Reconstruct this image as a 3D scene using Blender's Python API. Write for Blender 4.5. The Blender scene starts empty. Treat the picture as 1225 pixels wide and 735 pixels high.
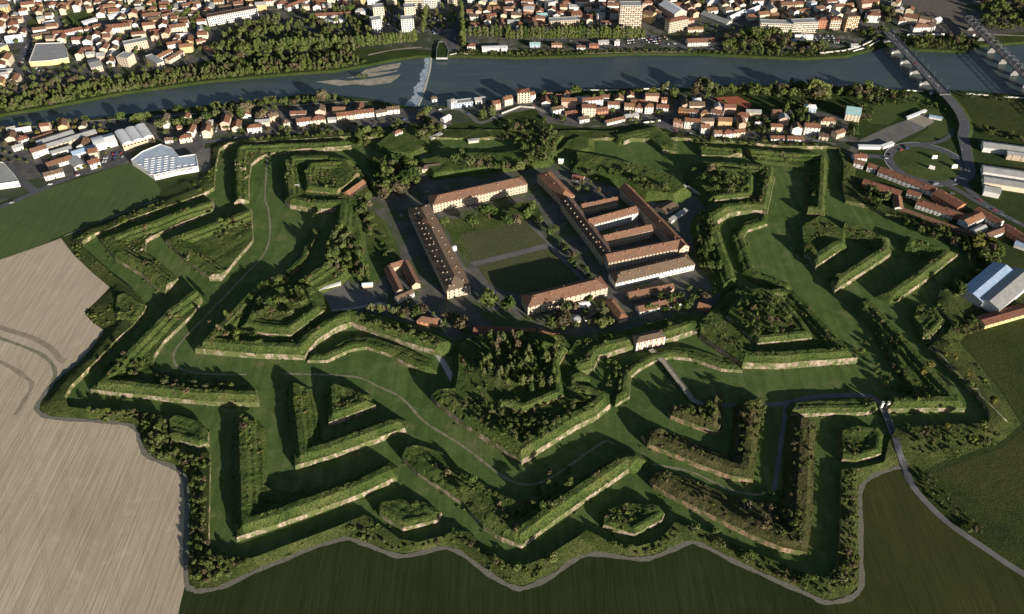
import bpy, math, random
import numpy as np
from mathutils import Vector
from mathutils.geometry import delaunay_2d_cdt
random.seed(7); RNG = np.random.default_rng(7)
SC = bpy.context.scene; COL = SC.collection
R = math.radians
# ------------------------------------------------------------------ camera: an aircraft 520 m above the plain
FOC, TILT, H = 1000.0, R(42.0), 520.0
CX, CY = 612.5, 367.5
ST, CT = math.sin(TILT), math.cos(TILT)
def G(x, y, z=0.0):
    """where the sight line of a survey point meets height z"""
    u = (x-CX)/FOC; v = (CY-y)/FOC
    dy = CT+v*ST; dz = -ST+v*CT
    t = (H-z)/-dz
    return (u*t, dy*t, z)
def GP(pts, z=0.0): return np.array([G(x, y, z)[:2] for x, y in pts])
SUN_AZ = (0.637, -0.771); SUN_EL = 12.8

cam_d = bpy.data.cameras.new('camera'); cam = bpy.data.objects.new('camera', cam_d); COL.objects.link(cam)
cam.location = (0, 0, H); cam.rotation_euler = (R(90)-TILT, 0, 0)
cam_d.sensor_fit = 'HORIZONTAL'; cam_d.sensor_width = 36.0; cam_d.lens = 36.0*FOC/1225.0
cam_d.clip_start = 1.0; cam_d.clip_end = 9000.0
SC.camera = cam
# ------------------------------------------------------------------ light
w = bpy.data.worlds.new('World'); SC.world = w; w.use_nodes = True
nt = w.node_tree; nt.nodes.clear()
wo = nt.nodes.new('ShaderNodeOutputWorld'); bg = nt.nodes.new('ShaderNodeBackground'); sky = nt.nodes.new('ShaderNodeTexSky')
sky.sky_type = 'NISHITA'; sky.sun_disc = False; sky.sun_elevation = R(SUN_EL)
sky.sun_rotation = math.atan2(SUN_AZ[0], SUN_AZ[1]); sky.air_density = 1.0; sky.dust_density = 1.2; sky.ozone_density = 1.5
bg.inputs['Strength'].default_value = 0.05
nt.links.new(sky.outputs[0], bg.inputs[0]); nt.links.new(bg.outputs[0], wo.inputs[0])
sl = bpy.data.lights.new('sun', 'SUN'); sl.energy = 5.0; sl.angle = R(0.5); sl.color = (1.0, 0.915, 0.79)
so = bpy.data.objects.new('sun', sl); COL.objects.link(so)
sd = Vector((SUN_AZ[0]*math.cos(R(SUN_EL)), SUN_AZ[1]*math.cos(R(SUN_EL)), math.sin(R(SUN_EL))))
so.rotation_euler = sd.to_track_quat('Z', 'Y').to_euler(); so.location = (300, 0, 600)
vs = SC.view_settings; vs.view_transform = 'Standard'; vs.look = 'None'; vs.gamma = 1.0; vs.exposure = 0.78; vs.use_curve_mapping = False
SC.render.engine = 'CYCLES'
cy = SC.cycles; cy.max_bounces = 4; cy.diffuse_bounces = 1; cy.glossy_bounces = 2; cy.transmission_bounces = 2; cy.transparent_max_bounces = 4
cy.use_denoising = True; cy.sample_clamp_indirect = 3.0
# ------------------------------------------------------------------ materials
class NB:
    def __init__(s, name, rough=0.9, spec=0.2):
        s.m = bpy.data.materials.new(name); s.m.use_nodes = True; s.t = s.m.node_tree; s.t.nodes.clear()
        s.o = s.t.nodes.new('ShaderNodeOutputMaterial'); s.b = s.t.nodes.new('ShaderNodeBsdfPrincipled')
        s.b.inputs['Roughness'].default_value = rough; s.b.inputs['Specular IOR Level'].default_value = spec
        s.t.links.new(s.b.outputs[0], s.o.inputs[0]); s.pos = None
    def n(s, t, **k):
        x = s.t.nodes.new(t)
        for a, v in k.items(): setattr(x, a, v)
        return x
    def l(s, a, b): s.t.links.new(a, b)
    def P(s):
        if s.pos is None: s.pos = s.n('ShaderNodeNewGeometry').outputs['Position']
        return s.pos
    def noise(s, scale, detail=4, rough=0.6, vec=None, dist=0.0):
        x = s.n('ShaderNodeTexNoise'); x.inputs['Scale'].default_value = scale; x.inputs['Detail'].default_value = detail
        x.inputs['Roughness'].default_value = rough; x.inputs['Distortion'].default_value = dist
        s.l(vec or s.P(), x.inputs['Vector']); return x.outputs[0]
    def ramp(s, fac, stops, interp='LINEAR'):
        x = s.n('ShaderNodeValToRGB'); r = x.color_ramp; r.interpolation = interp
        while len(r.elements) < len(stops): r.elements.new(0.5)
        for e, (p, c) in zip(r.elements, stops):
            e.position = p; e.color = (*c, 1) if isinstance(c, tuple) else (c, c, c, 1)
        s.l(fac, x.inputs[0]); return x.outputs[0]
    def mix(s, f, a, b, mode='MIX'):
        x = s.n('ShaderNodeMix', data_type='RGBA', blend_type=mode)
        for i, v in ((0, f), (6, a), (7, b)):
            if isinstance(v, (int, float)): x.inputs[i].default_value = v
            elif isinstance(v, tuple): x.inputs[i].default_value = (*v, 1)
            else: s.l(v, x.inputs[i])
        return x.outputs[2]
    def math(s, op, a, b=0.0):
        x = s.n('ShaderNodeMath', operation=op)
        for i, v in enumerate((a, b)):
            if isinstance(v, (int, float)): x.inputs[i].default_value = v
            else: s.l(v, x.inputs[i])
        return x.outputs[0]
    def map(s, rot=0.0, scale=(1, 1, 1), vec=None):
        x = s.n('ShaderNodeMapping'); x.inputs['Rotation'].default_value = (0, 0, rot); x.inputs['Scale'].default_value = scale
        s.l(vec or s.P(), x.inputs['Vector']); return x.outputs[0]
    def bump(s, h, strength=0.5, dist=0.3):
        x = s.n('ShaderNodeBump'); x.inputs['Strength'].default_value = strength; x.inputs['Distance'].default_value = dist
        s.l(h, x.inputs['Height']); s.l(x.outputs[0], s.b.inputs['Normal'])
    def col(s, c):
        if isinstance(c, tuple): s.b.inputs['Base Color'].default_value = (*c, 1)
        else: s.l(c, s.b.inputs['Base Color'])
        return s.m
def sc3(c, k): return tuple(min(1.0, x*k) for x in c)
def m_grass(name, a, b, c, s1=0.03, s2=0.35, bump=0.6, thr=(0.35, 0.5, 0.66)):
    """three tones of sward: broad patches crossed with tufts"""
    m = NB(name, 0.95, 0.1)
    big = m.noise(s1, 5, 0.62); fine = m.noise(s2, 5, 0.7)
    f = m.math('ADD', m.math('MULTIPLY', big, 0.6), m.math('MULTIPLY', fine, 0.4))
    col = m.ramp(f, [(thr[0], a), (thr[1], b), (thr[2], c)])
    tuft = m.noise(0.75, 5, 0.8)
    col = m.mix(m.ramp(tuft, [(0.4, 0.8), (0.58, 0.0)]), col, sc3(a, 0.42))
    m.bump(m.math('ADD', fine, tuft), bump, 1.2)
    return m.col(col)
M = {}
def m_moat():
    m = NB('moat_lawn', .95, .1)
    big = m.noise(.016, 6, .65); med = m.noise(.09, 5, .7); band = m.noise(1.0, 2, .5, m.map(R(34), (.16, .006, 1))); band2 = m.noise(1.0, 2, .5, m.map(R(-40), (.16, .006, 1)))
    sel = m.ramp(m.noise(.008, 2, .5), [(.47, 0.), (.53, 1.)])
    f = m.math('ADD', m.math('MULTIPLY', big, .55), m.math('MULTIPLY', med, .45))
    col = m.ramp(f, [(.34, (.055, .1, .028)), (.47, (.09, .145, .04)), (.57, (.128, .17, .055)), (.68, (.2, .195, .095))])
    col = m.mix(m.ramp(m.mix(sel, band, band2), [(.4, .5), (.58, 0.)]), col, (.06, .092, .027))
    wear = m.noise(.045, 6, .72); col = m.mix(m.ramp(wear, [(.56, 0.), (.68, .6)]), col, (.2, .185, .1)); col = m.mix(m.ramp(wear, [(.3, .55), (.42, 0.)]), col, (.05, .085, .025))
    tuft = m.noise(.8, 4, .75); col = m.mix(m.ramp(tuft, [(.36, .5), (.55, 0.)]), col, (.035, .055, .016))
    m.bump(m.math('ADD', med, tuft), .35, .6); return m.col(col)
M['moat'] = m_moat()
M['ground'] = m_grass('rough_grass', (.03, .05, .014), (.05, .075, .02), (.085, .09, .03), .02, .25, .5)
M['turf'] = m_grass('rampart_turf', (.038, .066, .016), (.095, .132, .034), (.175, .175, .066), .06, .5, .9)
M['dry'] = m_grass('dry_turf', (.045, .055, .018), (.09, .09, .034), (.15, .125, .066), .06, .5, .8)
M['glacis'] = m_grass('glacis_turf', (.038, .058, .016), (.078, .1, .028), (.14, .14, .052), .05, .4, .8)
M['meadow'] = m_grass('meadow_grass', (.032, .047, .012), (.062, .08, .02), (.09, .088, .03), .014, .16, .7, (.38, .5, .64))
M['park'] = m_grass('park_lawn', (.06, .088, .026), (.085, .115, .034), (.115, .135, .045), .03, .3, .2)
M['parade'] = m_grass('parade_grass', (.085, .1, .045), (.11, .12, .052), (.135, .135, .065), .02, .2, .15)
def m_field(name, base, dark, light, ang, period, contrast, big=0.006, tram=21.0):
    m = NB(name, 0.95, 0.1)
    v = m.map(ang, (1.0/period, 0.012, 1)); ln = m.noise(1.0, 3, 0.75, v)
    fine = m.noise(1.0, 2, 0.6, m.map(ang, (2.6/period, 0.03, 1)))
    bn = m.noise(big, 5, 0.6)
    c = m.ramp(bn, [(0.3, dark), (0.5, base), (0.7, light)])
    c = m.mix(m.ramp(ln, [(0.35, contrast), (0.62, 0.0)]), c, sc3(dark, 0.72))
    c = m.mix(m.ramp(fine, [(0.5, 0.0), (0.75, contrast*0.6)]), c, sc3(light, 1.15))
    sx = m.n('ShaderNodeSeparateXYZ'); m.l(m.map(ang), sx.inputs[0]); x = m.math('ADD', sx.outputs[0], m.math('MULTIPLY', bn, 6.0))
    t = m.math('ABSOLUTE', m.math('SUBTRACT', m.math('FRACT', m.math('DIVIDE', x, tram)), .5))
    pair = m.math('ABSOLUTE', m.math('SUBTRACT', t, 1.0/tram))
    c = m.mix(m.ramp(pair, [(.25/tram, .22), (.55/tram, 0.)]), c, sc3(dark, .62))
    blot = m.noise(.045, 5, .7); c = m.mix(m.ramp(blot, [(.56, 0.), (.72, .5)]), c, sc3(light, 1.12))
    m.bump(ln, 0.5, 0.6)
    return m.col(c)
M['soil'] = m_field('tilled_soil', (.505, .42, .3), (.42, .34, .232), (.575, .49, .37), R(-28), 2.6, .55, .012)
M['soil2'] = m_field('harrowed_soil', (.51, .425, .312), (.45, .37, .265), (.55, .465, .352), R(20), 3.6, .35)
M['crop'] = m_field('young_crop', (.03, .043, .014), (.021, .033, .010), (.038, .05, .017), R(0), 3.2, .55, .012)
M['fallow'] = m_field('fallow_field', (.045, .054, .014), (.033, .044, .012), (.06, .062, .018), R(8), 5.0, .45, .012)
M['greenfield'] = m_field('green_wheat', (.085, .122, .042), (.07, .104, .036), (.108, .14, .052), R(-72), 6.0, .3)
def m_plain(name, c, var=0.25, scale=0.3, rough=0.85, spec=0.2, bump=0.0):
    m = NB(name, rough, spec); f = m.noise(scale, 5, 0.65)
    o = m.ramp(f, [(0.3, sc3(c, 1-var)), (0.7, sc3(c, 1+var))])
    if bump: m.bump(f, bump, 0.3)
    return m.col(o)
M['road'] = m_plain('asphalt', (.095, .096, .105), .25, .25)
M['track'] = m_plain('gravel_track', (.18, .17, .135), .25, .4)
def m_trail():
    m = NB('worn_trail', .95, .1); h = m.noise(.22, 5, .75)
    return m.col(m.ramp(h, [(.34, (.11, .13, .05)), (.46, (.2, .19, .115)), (.6, (.27, .245, .17))]))
M['trail'] = m_trail()
M['dust'] = m_plain('pale_track', (.30, .27, .21), .25, .3)
M['lot'] = m_plain('worn_asphalt', (.15, .145, .135), .25, .06)
def m_yard():
    m = NB('barrack_yard', .9, .15); f = m.noise(.06, 5, .7); g = m.noise(.028, 6, .72); h = m.noise(.35, 4, .75)
    c = m.ramp(f, [(.35, (.085, .083, .08)), (.5, (.115, .11, .1)), (.65, (.16, .15, .125))])
    c = m.mix(m.ramp(m.math('ADD', m.math('MULTIPLY', g, .7), m.math('MULTIPLY', h, .3)), [(.49, 0.), (.55, .9)]), c, (.07, .095, .03))
    return m.col(c)
M['yard'] = m_yard()
M['paint'] = m_plain('road_paint', (.7, .7, .68), .1)
M['clay'] = m_plain('clay_court', (.36, .11, .06), .15, .2)
M['sand'] = m_plain('river_gravel', (.34, .31, .24), .3, .15)
M['conc'] = m_plain('concrete', (.42, .40, .36), .2, .3)
M['bridge_grey'] = m_plain('bridge_concrete', (.2, .2, .2), .2, .3)
M['steel'] = m_plain('painted_steel', (.15, .155, .17), .15, .5, .5, .4)
M['ballast'] = m_plain('rail_ballast', (.13, .11, .095), .3, .2)
def m_town():
    m = NB('town_ground', .9, .15); a = m.noise(.02, 3, .6); b = m.noise(.12, 4, .7)
    c = m.ramp(a, [(.42, (.11, .105, .1)), (.5, (.17, .155, .135)), (.56, (.05, .07, .026))])
    c = m.mix(m.ramp(b, [(.4, .6), (.6, 0.)]), c, (.055, .055, .058))
    return m.col(c)
M['town'] = m_town()
def m_brick(name, a, b, c, veg=.52):
    m = NB(name, .9, .1)
    f = m.noise(.25, 6, .7); st = m.noise(1.0, 4, .7, m.map(0, (.35, .35, .06))); g = m.noise(.12, 4, .7)
    col = m.ramp(f, [(.3, a), (.5, b), (.7, c)])
    col = m.mix(m.ramp(st, [(.42, .6), (.55, 0.)]), col, sc3(a, .5))
    col = m.mix(m.ramp(g, [(veg, 0.), (veg+.07, .9)]), col, (.075, .1, .028))
    m.bump(f, .6, .4)
    return m.col(col)
M['brick'] = m_brick('scarp_brick', (.2, .155, .11), (.32, .255, .19), (.45, .38, .3), .455)
M['brick3'] = m_brick('overgrown_brick', (.3, .22, .15), (.42, .33, .24), (.52, .44, .34), .41)
M['brick2'] = m_brick('weathered_brick', (.22, .15, .095), (.31, .22, .145), (.4, .31, .22), .46)
M['earth'] = m_brick('bare_bank', (.15, .12, .06), (.2, .16, .08), (.26, .2, .12))
def m_wall(name, c):
    m = NB(name, .85, .15); f = m.noise(.5, 4, .6); st = m.noise(1.0, 4, .7, m.map(0, (.6, .6, .09)))
    col = m.ramp(f, [(.3, sc3(c, .86)), (.7, sc3(c, 1.05))])
    col = m.mix(m.ramp(st, [(.36, .45), (.5, 0.)]), col, sc3(c, .62))
    return m.col(col)
WALLS = dict(white=(.68, .66, .62), cream=(.66, .58, .44), tan=(.5, .4, .29), buff=(.52, .43, .33), ochre=(.58, .42, .22), pink=(.6, .42, .34), grey=(.42, .42, .42),
             brick=(.42, .2, .12), yellow=(.66, .56, .26), orange=(.6, .3, .16), stone=(.55, .48, .38), blue=(.42, .5, .6))
for k, v in WALLS.items(): M['w_'+k] = m_wall(k+'_plaster', v)
def m_tile(name, c, c2):
    """pantiles: rows down the slope, patches of old and new tile"""
    m = NB(name, .9, .12)
    tc = m.n('ShaderNodeTexCoord').outputs['Object']
    p = m.noise(.22, 5, .7); s = m.noise(1.6, 3, .7, tc)
    oi = m.n('ShaderNodeObjectInfo').outputs['Random']
    col = m.ramp(p, [(.3, sc3(c, .6)), (.42, c), (.52, c2), (.6, sc3(c, .8)), (.72, sc3(c2, 1.2))])
    mo = m.noise(.09, 4, .7); col = m.mix(m.ramp(mo, [(.52, 0.), (.66, .6)]), col, (.12, .105, .085))
    col = m.mix(m.math('MULTIPLY', oi, .45), col, sc3(c2, .8))
    col = m.mix(m.ramp(s, [(.36, .55), (.55, 0.)]), col, sc3(c, .4))
    m.bump(s, .4, .2)
    return m.col(col)
M['r_red'] = m_tile('red_tiles', (.22, .085, .055), (.27, .135, .09))
M['r_orange'] = m_tile('orange_tiles', (.28, .125, .07), (.31, .18, .105))
M['r_brown'] = m_tile('brown_tiles', (.2, .098, .062), (.255, .15, .1))
M['r_old'] = m_tile('old_tiles', (.15, .1, .07), (.2, .145, .1))
M['r_dark'] = m_tile('dark_tiles', (.1, .075, .06), (.15, .1, .08))
M['r_grey'] = m_plain('grey_sheet_roof', (.34, .34, .33), .2, .15, .6, .3)
M['r_white'] = m_plain('white_sheet_roof', (.68, .69, .70), .12, .15, .55, .3)
M['r_teal'] = m_plain('teal_copper_roof', (.30, .46, .47), .15, .2, .6, .3)
def m_ribbed(name, a, b, per):
    m = NB(name, .5, .4); tc = m.n('ShaderNodeTexCoord').outputs['Object']
    wv = m.n('ShaderNodeTexWave'); wv.inputs['Scale'].default_value = 1.0/per; m.l(tc, wv.inputs['Vector'])
    wv.inputs['Distortion'].default_value = .3
    c = m.mix(m.ramp(wv.outputs[0], [(.72, 0.), (.8, 1.)]), a, b)
    c = m.mix(m.ramp(m.noise(.2, 4, .7), [(.45, .35), (.6, 0.)]), c, sc3(a, .6))
    return m.col(c)
M['r_blue'] = m_ribbed('blue_sheet_roof', (.28, .40, .60), (.55, .63, .72), 2.2)
M['r_skylit'] = m_ribbed('skylight_roof', (.36, .45, .58), (.75, .78, .8), 3.0)
M['r_saw'] = m_ribbed('ribbed_grey_roof', (.27, .27, .265), (.45, .45, .43), 2.6)
M['glass'] = m_plain('window_glass', (.03, .035, .045), .2, .5, .15, .6)
M['dorm'] = m_plain('dormer_front', (.42, .36, .29), .2)
M['darksoil'] = m_plain('damp_soil', (.3, .245, .175), .2, .15)
M['trim'] = m_plain('pale_trim', (.7, .68, .62), .08)
M['bark'] = m_plain('bark', (.10, .075, .05), .3, 1.0)
def m_leaf(name, a, b, c):
    m = NB(name, .85, .15)
    oi = m.n('ShaderNodeObjectInfo').outputs['Random']; f = m.noise(.3, 4, .7); g = m.noise(.035, 3, .6)
    k = m.math('ADD', m.math('MULTIPLY', f, .42), m.math('ADD', m.math('MULTIPLY', g, .3), m.math('MULTIPLY', oi, .3)))
    col = m.ramp(k, [(.3, a), (.46, b), (.62, c)]); m.col(col)
    tr = m.n('ShaderNodeBsdfTranslucent'); m.l(col, tr.inputs[0]); mx = m.n('ShaderNodeMixShader'); mx.inputs[0].default_value = .22
    m.l(m.b.outputs[0], mx.inputs[1]); m.l(tr.outputs[0], mx.inputs[2]); m.l(mx.outputs[0], m.o.inputs[0])
    return m.m
M['leaf'] = m_leaf('broad_leaves', (.042, .07, .018), (.074, .108, .028), (.115, .142, .042))
M['leaf2'] = m_leaf('grey_leaves', (.065, .085, .03), (.105, .125, .05), (.15, .16, .07))
M['leafl'] = m_leaf('light_leaves', (.065, .088, .022), (.105, .135, .035), (.15, .17, .055))
M['leafb'] = m_leaf('budding_twigs', (.075, .066, .036), (.12, .1, .055), (.17, .14, .08))
M['leafy'] = m_leaf('yellow_leaves', (.1, .12, .02), (.15, .16, .03), (.2, .18, .05))
M['conif'] = m_leaf('dark_needles', (.02, .04, .014), (.032, .055, .018), (.05, .075, .025))
M['scrub'] = m_leaf('scrub_leaves', (.05, .075, .015), (.09, .12, .027), (.15, .16, .045))
M['brush'] = m_leaf('bare_brush', (.07, .058, .028), (.12, .092, .045), (.17, .135, .075))
def m_water():
    m = NB('river_water', .3, .45); a = m.noise(.012, 4, .6)
    c = m.ramp(a, [(.3, (.04, .062, .066)), (.7, (.062, .084, .084))])
    st = m.noise(1.0, 4, .7, m.map(R(4), (.01, .09, 1))); c = m.mix(m.ramp(st, [(.5, 0.), (.68, .5)]), c, (.085, .105, .1))
    m.bump(m.noise(.5, 3, .6), .12, .2); m.col(c); return m.m
M['water'] = m_water()
def m_foam():
    m = NB('white_water', .6, .3); f = m.noise(.5, 5, .75, m.map(R(8), (.4, 1.6, 1))); 
    return m.col(m.ramp(f, [(.38, (.06, .095, .115)), (.48, (.3, .37, .43)), (.6, (.75, .8, .84))]))
M['foam'] = m_foam()
CARC = dict(white=(.75, .75, .75), silver=(.45, .46, .47), black=(.03, .03, .035), red=(.4, .04, .03), blue=(.06, .1, .25), grey=(.18, .18, .19))
for k, v in CARC.items(): M['c_'+k] = m_plain(k+'_car_paint', v, .05, 1, .3, .5)
# ------------------------------------------------------------------ object helpers
def mesh(name, v, f, mats, fm=None, smooth=False):
    me = bpy.data.meshes.new(name); me.from_pydata([tuple(p) for p in v], [], [tuple(q) for q in f])
    for m in (mats if isinstance(mats, (list, tuple)) else [mats]): me.materials.append(m)
    if fm is not None: me.polygons.foreach_set('material_index', np.array(fm, dtype=np.int32))
    if smooth: me.polygons.foreach_set('use_smooth', np.ones(len(me.polygons), dtype=bool))
    me.update(); return me
def qmesh(name, V, mat, nper=4):
    """mesh from a numpy array of quads (n,4,3)"""
    n = len(V); me = bpy.data.meshes.new(name)
    me.vertices.add(n*nper); me.vertices.foreach_set('co', V.reshape(-1).astype(np.float32))
    me.loops.add(n*nper); me.loops.foreach_set('vertex_index', np.arange(n*nper, dtype=np.int32))
    me.polygons.add(n); me.polygons.foreach_set('loop_start', np.arange(0, n*nper, nper, dtype=np.int32))
    me.materials.append(mat); me.update(calc_edges=True); return me
def ob(name, me, parent=None, loc=None, rz=None):
    o = bpy.data.objects.new(name, me); COL.objects.link(o)
    if parent is not None: o.parent = parent
    if loc is not None: o.location = loc
    if rz is not None: o.rotation_euler = (0, 0, rz)
    return o
def props(o, label=None, cat=None, group=None, kind=None):
    for k, v in (('label', label), ('category', cat), ('group', group), ('kind', kind)):
        if v: o[k] = v
    return o
def struct(name, me): return props(ob(name, me), kind='structure')
def inpoly(P, poly):
    x, y = P[:, 0], P[:, 1]; r = np.zeros(len(P), bool); n = len(poly)
    for i in range(n):
        x1, y1 = poly[i]; x2, y2 = poly[(i+1) % n]
        if y1 == y2: continue
        c = ((y1 > y) != (y2 > y)) & (x < (x2-x1)*(y-y1)/(y2-y1)+x1); r ^= c
    return r
def segdist(P, a, b):
    d = b-a; L = max(1e-9, float(d@d)); t = np.clip(((P-a)@d)/L, 0, 1)
    return np.hypot(*(P-(a+t[:, None]*d)).T)
def area2(p): x, y = p[:, 0], p[:, 1]; return float(np.sum(x*np.roll(y, -1)-np.roll(x, -1)*y))
def densify(p, s, tags=None):
    o, tg = [], []
    n = len(p)
    for i in range(n):
        a, b = p[i], p[(i+1) % n]; k = max(1, int(np.hypot(*(b-a))/s))
        for j in range(k): o.append(a+(b-a)*j/k); tg.append(tags[i] if tags else None)
    return np.array(o), tg
def cdt(pts, edges):
    r = delaunay_2d_cdt([Vector((float(p[0]), float(p[1]))) for p in pts], edges, [], 0, 1e-4)
    return np.array([(v[0], v[1]) for v in r[0]]), r[2]
def smooth(t): t = np.clip(t, 0, 1); return t*t*(3-2*t)
def wobble(P, s, seed=0.0):
    x, y = P[:, 0]*s+seed, P[:, 1]*s+seed*1.7
    return (np.sin(x*1.3+np.sin(y*.9)*1.4)+np.sin(y*1.7+np.cos(x*1.1)*1.8)+.6*np.sin(x*3.1-y*2.3)+.5*np.sin(x*2.1+y*4.3))/3.1
def smooth_line(px, n=6, closed=False):
    """Catmull-Rom through survey points"""
    p = np.array(px, float); out = []; N = len(p)
    for i in range(N if closed else N-1):
        a = p[(i-1) % N] if closed else p[max(0, i-1)]; b = p[i]; c = p[(i+1) % N]; d = p[(i+2) % N] if closed else p[min(N-1, i+2)]
        for t in np.linspace(0, 1, n, endpoint=False):
            out.append(.5*((2*b)+(c-a)*t+(2*a-5*b+4*c-d)*t*t+(3*b-a-3*c+d)*t**3))
    if not closed: out.append(p[-1])
    return np.array(out)
LAYER = [0]
def sheet(name, px, mat, z, world=False, lift=True):
    LAYER[0] += 1; z += .002*LAYER[0] if lift else 0
    p = np.array(px) if world else GP(px)
    pts, f = cdt(p, [(i, (i+1) % len(p)) for i in range(len(p))])
    c = np.array([pts[list(t)].mean(0) for t in f]); k = inpoly(c, p)
    return struct(name, mesh(name, [(x, y, z) for x, y in pts], [t for t, q in zip(f, k) if q], mat))
ROADS = []
def on_road(q, r):
    return any(np.min(np.hypot(*(p-np.array(q[:2])).T)) < w_+r for p, w_ in ROADS)
def ribbon(name, px, width, mat, z, zs=None, skirt=0.0, n=6, ground=True):
    LAYER[0] += 1; z += .002*LAYER[0]
    c = smooth_line(px, n); Z = np.interp(np.linspace(0, 1, len(c)), np.linspace(0, 1, len(zs)), zs) if zs else np.full(len(c), z)
    p = np.array([G(x, y, h)[:2] for (x, y), h in zip(c, Z)])
    t = np.gradient(p, axis=0); t /= np.hypot(*t.T)[:, None]+1e-9; nrm = np.stack([-t[:, 1], t[:, 0]], 1)
    wd = np.full(len(c), float(width))
    if width < 5: wd = wd*(1+.22*np.sin(np.arange(len(c))*.83)+.14*np.sin(np.arange(len(c))*2.1))
    if name in ('road', 'lane'): ROADS.append((p, width/2))
    a, b = p+nrm*wd[:, None]/2, p-nrm*wd[:, None]/2
    V = []; F = []
    if skirt:
        a2, b2 = a+nrm*(Z[:, None]*skirt), b-nrm*(Z[:, None]*skirt)
    for i in range(len(c)):
        V += [(*a[i], Z[i]), (*b[i], Z[i])]
    for i in range(len(c)-1): F.append((2*i, 2*i+1, 2*i+3, 2*i+2))
    o = struct(name, mesh(name, V, F, mat))
    if skirt:
        V = []; F = []
        for i in range(len(c)): V += [(*a[i], Z[i]-.02), (*a2[i], -.2), (*b[i], Z[i]-.02), (*b2[i], -.2)]
        for i in range(len(c)-1): k = 4*i; F += [(k, k+4, k+5, k+1), (k+2, k+3, k+7, k+6)]
        e = ob('embankment', mesh('embankment', V, F, M['ground']), o)
    return o
# ------------------------------------------------------------------ ground, river, fields
RIVER_FAR = [(-90, 150), (0, 137), (60, 127), (150, 110), (250, 96.5), (330, 89), (400, 84), (440, 77), (470, 71), (500, 66.5), (560, 66.5), (620, 68.5), (700, 66), (760, 63.5), (840, 64), (900, 67), (960, 69.5), (1010, 67), (1045, 58), (1062, 53), (1100, 59), (1150, 61), (1172, 54), (1225, 50), (1320, 44)]
RIVER_NEAR = [(1320, 126), (1225, 114), (1150, 109), (1080, 108), (1000, 104), (900, 102), (800, 106), (700, 106), (640, 112), (580, 121), (540, 125), (505, 129), (480, 126), (440, 119), (400, 114), (360, 113), (330, 118), (280, 123), (200, 131), (100, 143), (0, 155), (-90, 170)]
river_px = RIVER_FAR+RIVER_NEAR
rv = GP(river_px)
if area2(rv) < 0: rv = rv[::-1]
def offset(poly, d):
    e1 = poly-np.roll(poly, 1, 0); e2 = np.roll(poly, -1, 0)-poly
    n1 = np.stack([e1[:, 1], -e1[:, 0]], 1); n2 = np.stack([e2[:, 1], -e2[:, 0]], 1)
    n1 /= np.hypot(*n1.T)[:, None]+1e-9; n2 /= np.hypot(*n2.T)[:, None]+1e-9
    n = n1+n2; L = np.hypot(*n.T)[:, None]; n = n/np.maximum(L, .3)
    k = 1/np.maximum(.6, np.sum(n*n2, 1))
    d = np.asarray(d, float)*np.ones(len(poly))
    return poly+n*(d*k)[:, None]
def ground():
    dp, _ = densify(rv, 14); inn = offset(dp, -5.0)
    xs, ys = np.meshgrid(np.arange(-3200, 3201, 200), np.arange(-400, 4200, 200)); g = np.stack([xs.ravel(), ys.ravel()], 1).astype(float)
    g = g[~inpoly(g, rv)]
    n = len(dp); pts = np.concatenate([dp, inn, g])
    E = [(i, (i+1) % n) for i in range(n)]+[(n+i, n+(i+1) % n) for i in range(n)]
    P, F = cdt(pts, E)
    dmin = np.full(len(P), 1e9)
    for i in range(n): dmin = np.minimum(dmin, segdist(P, dp[i], dp[(i+1) % n]))
    z = np.where(inpoly(P, dp) & (dmin > 1.0), -4.0, 0.0)
    struct('ground', mesh('ground', np.column_stack([P, z]), F, M['ground']))
    big = offset(dp, -1.6)
    P, F = cdt(big, [(i, (i+1) % n) for i in range(n)])
    c = np.array([P[list(t)].mean(0) for t in F]); k = inpoly(c, big)
    struct('river', mesh('river', [(x, y, -2.4) for x, y in P], [t for t, q in zip(F, k) if q], M['water']))
ground()
for i, px in enumerate(([(377, 96), (401, 93.6), (416, 95), (440, 93), (479.6, 87.3), (475, 92), (467, 97.4), (441.6, 100.7), (426, 99), (406, 101)],
           [(430, 87), (446.7, 84.8), (477, 79.7), (479.6, 73.4), (457, 77), (436.6, 82)], [(412, 92), (440, 86), (470, 83.5), (476, 82), (474, 84), (446, 90)])):
    sheet('gravel_bar', px, M['sand'], -2.28)
# town ground: beyond the river, and the near bank strip
def at_z(px): return px
sheet('town_ground', [(-150, -75), (-90, 145), (0, 118), (120, 96), (260, 70), (450, 58), (520, 60), (620, 60), (860, 60), (1000, 58), (1050, 48), (1062, 40), (1160, 45), (1250, 40), (1400, -75)], M['town'], .03)
sheet('town_ground', [(-90, 178), (0, 158), (100, 147), (200, 136), (280, 128), (330, 122), (400, 119), (480, 130), (540, 128), (640, 116), (760, 111), (850, 110), (860, 128), (920, 135), (960, 130), (1010, 140), (1030, 175), (1022, 190), (990, 172), (900, 170), (845, 168), (810, 156), (770, 150), (700, 153), (655, 148), (640, 130), (590, 140), (540, 150), (500, 148), (420, 157), (330, 162), (245, 172), (245, 205), (185, 212), (150, 196), (60, 222), (-60, 262)], M['town'], .03)
sheet('car_park', [(247, 178), (252, 177), (252, 203), (240, 207), (232, 184)], M['lot'], .08)
sheet('car_park', [(1019, 177), (1028, 168), (1062, 152), (1087, 143), (1108, 153), (1085, 164), (1058, 177)], M['lot'], .08)
sheet('gravel_plot', [(1086, 143), (1106, 135), (1118, 146), (1106, 153)], M['dust'], .12)
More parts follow.
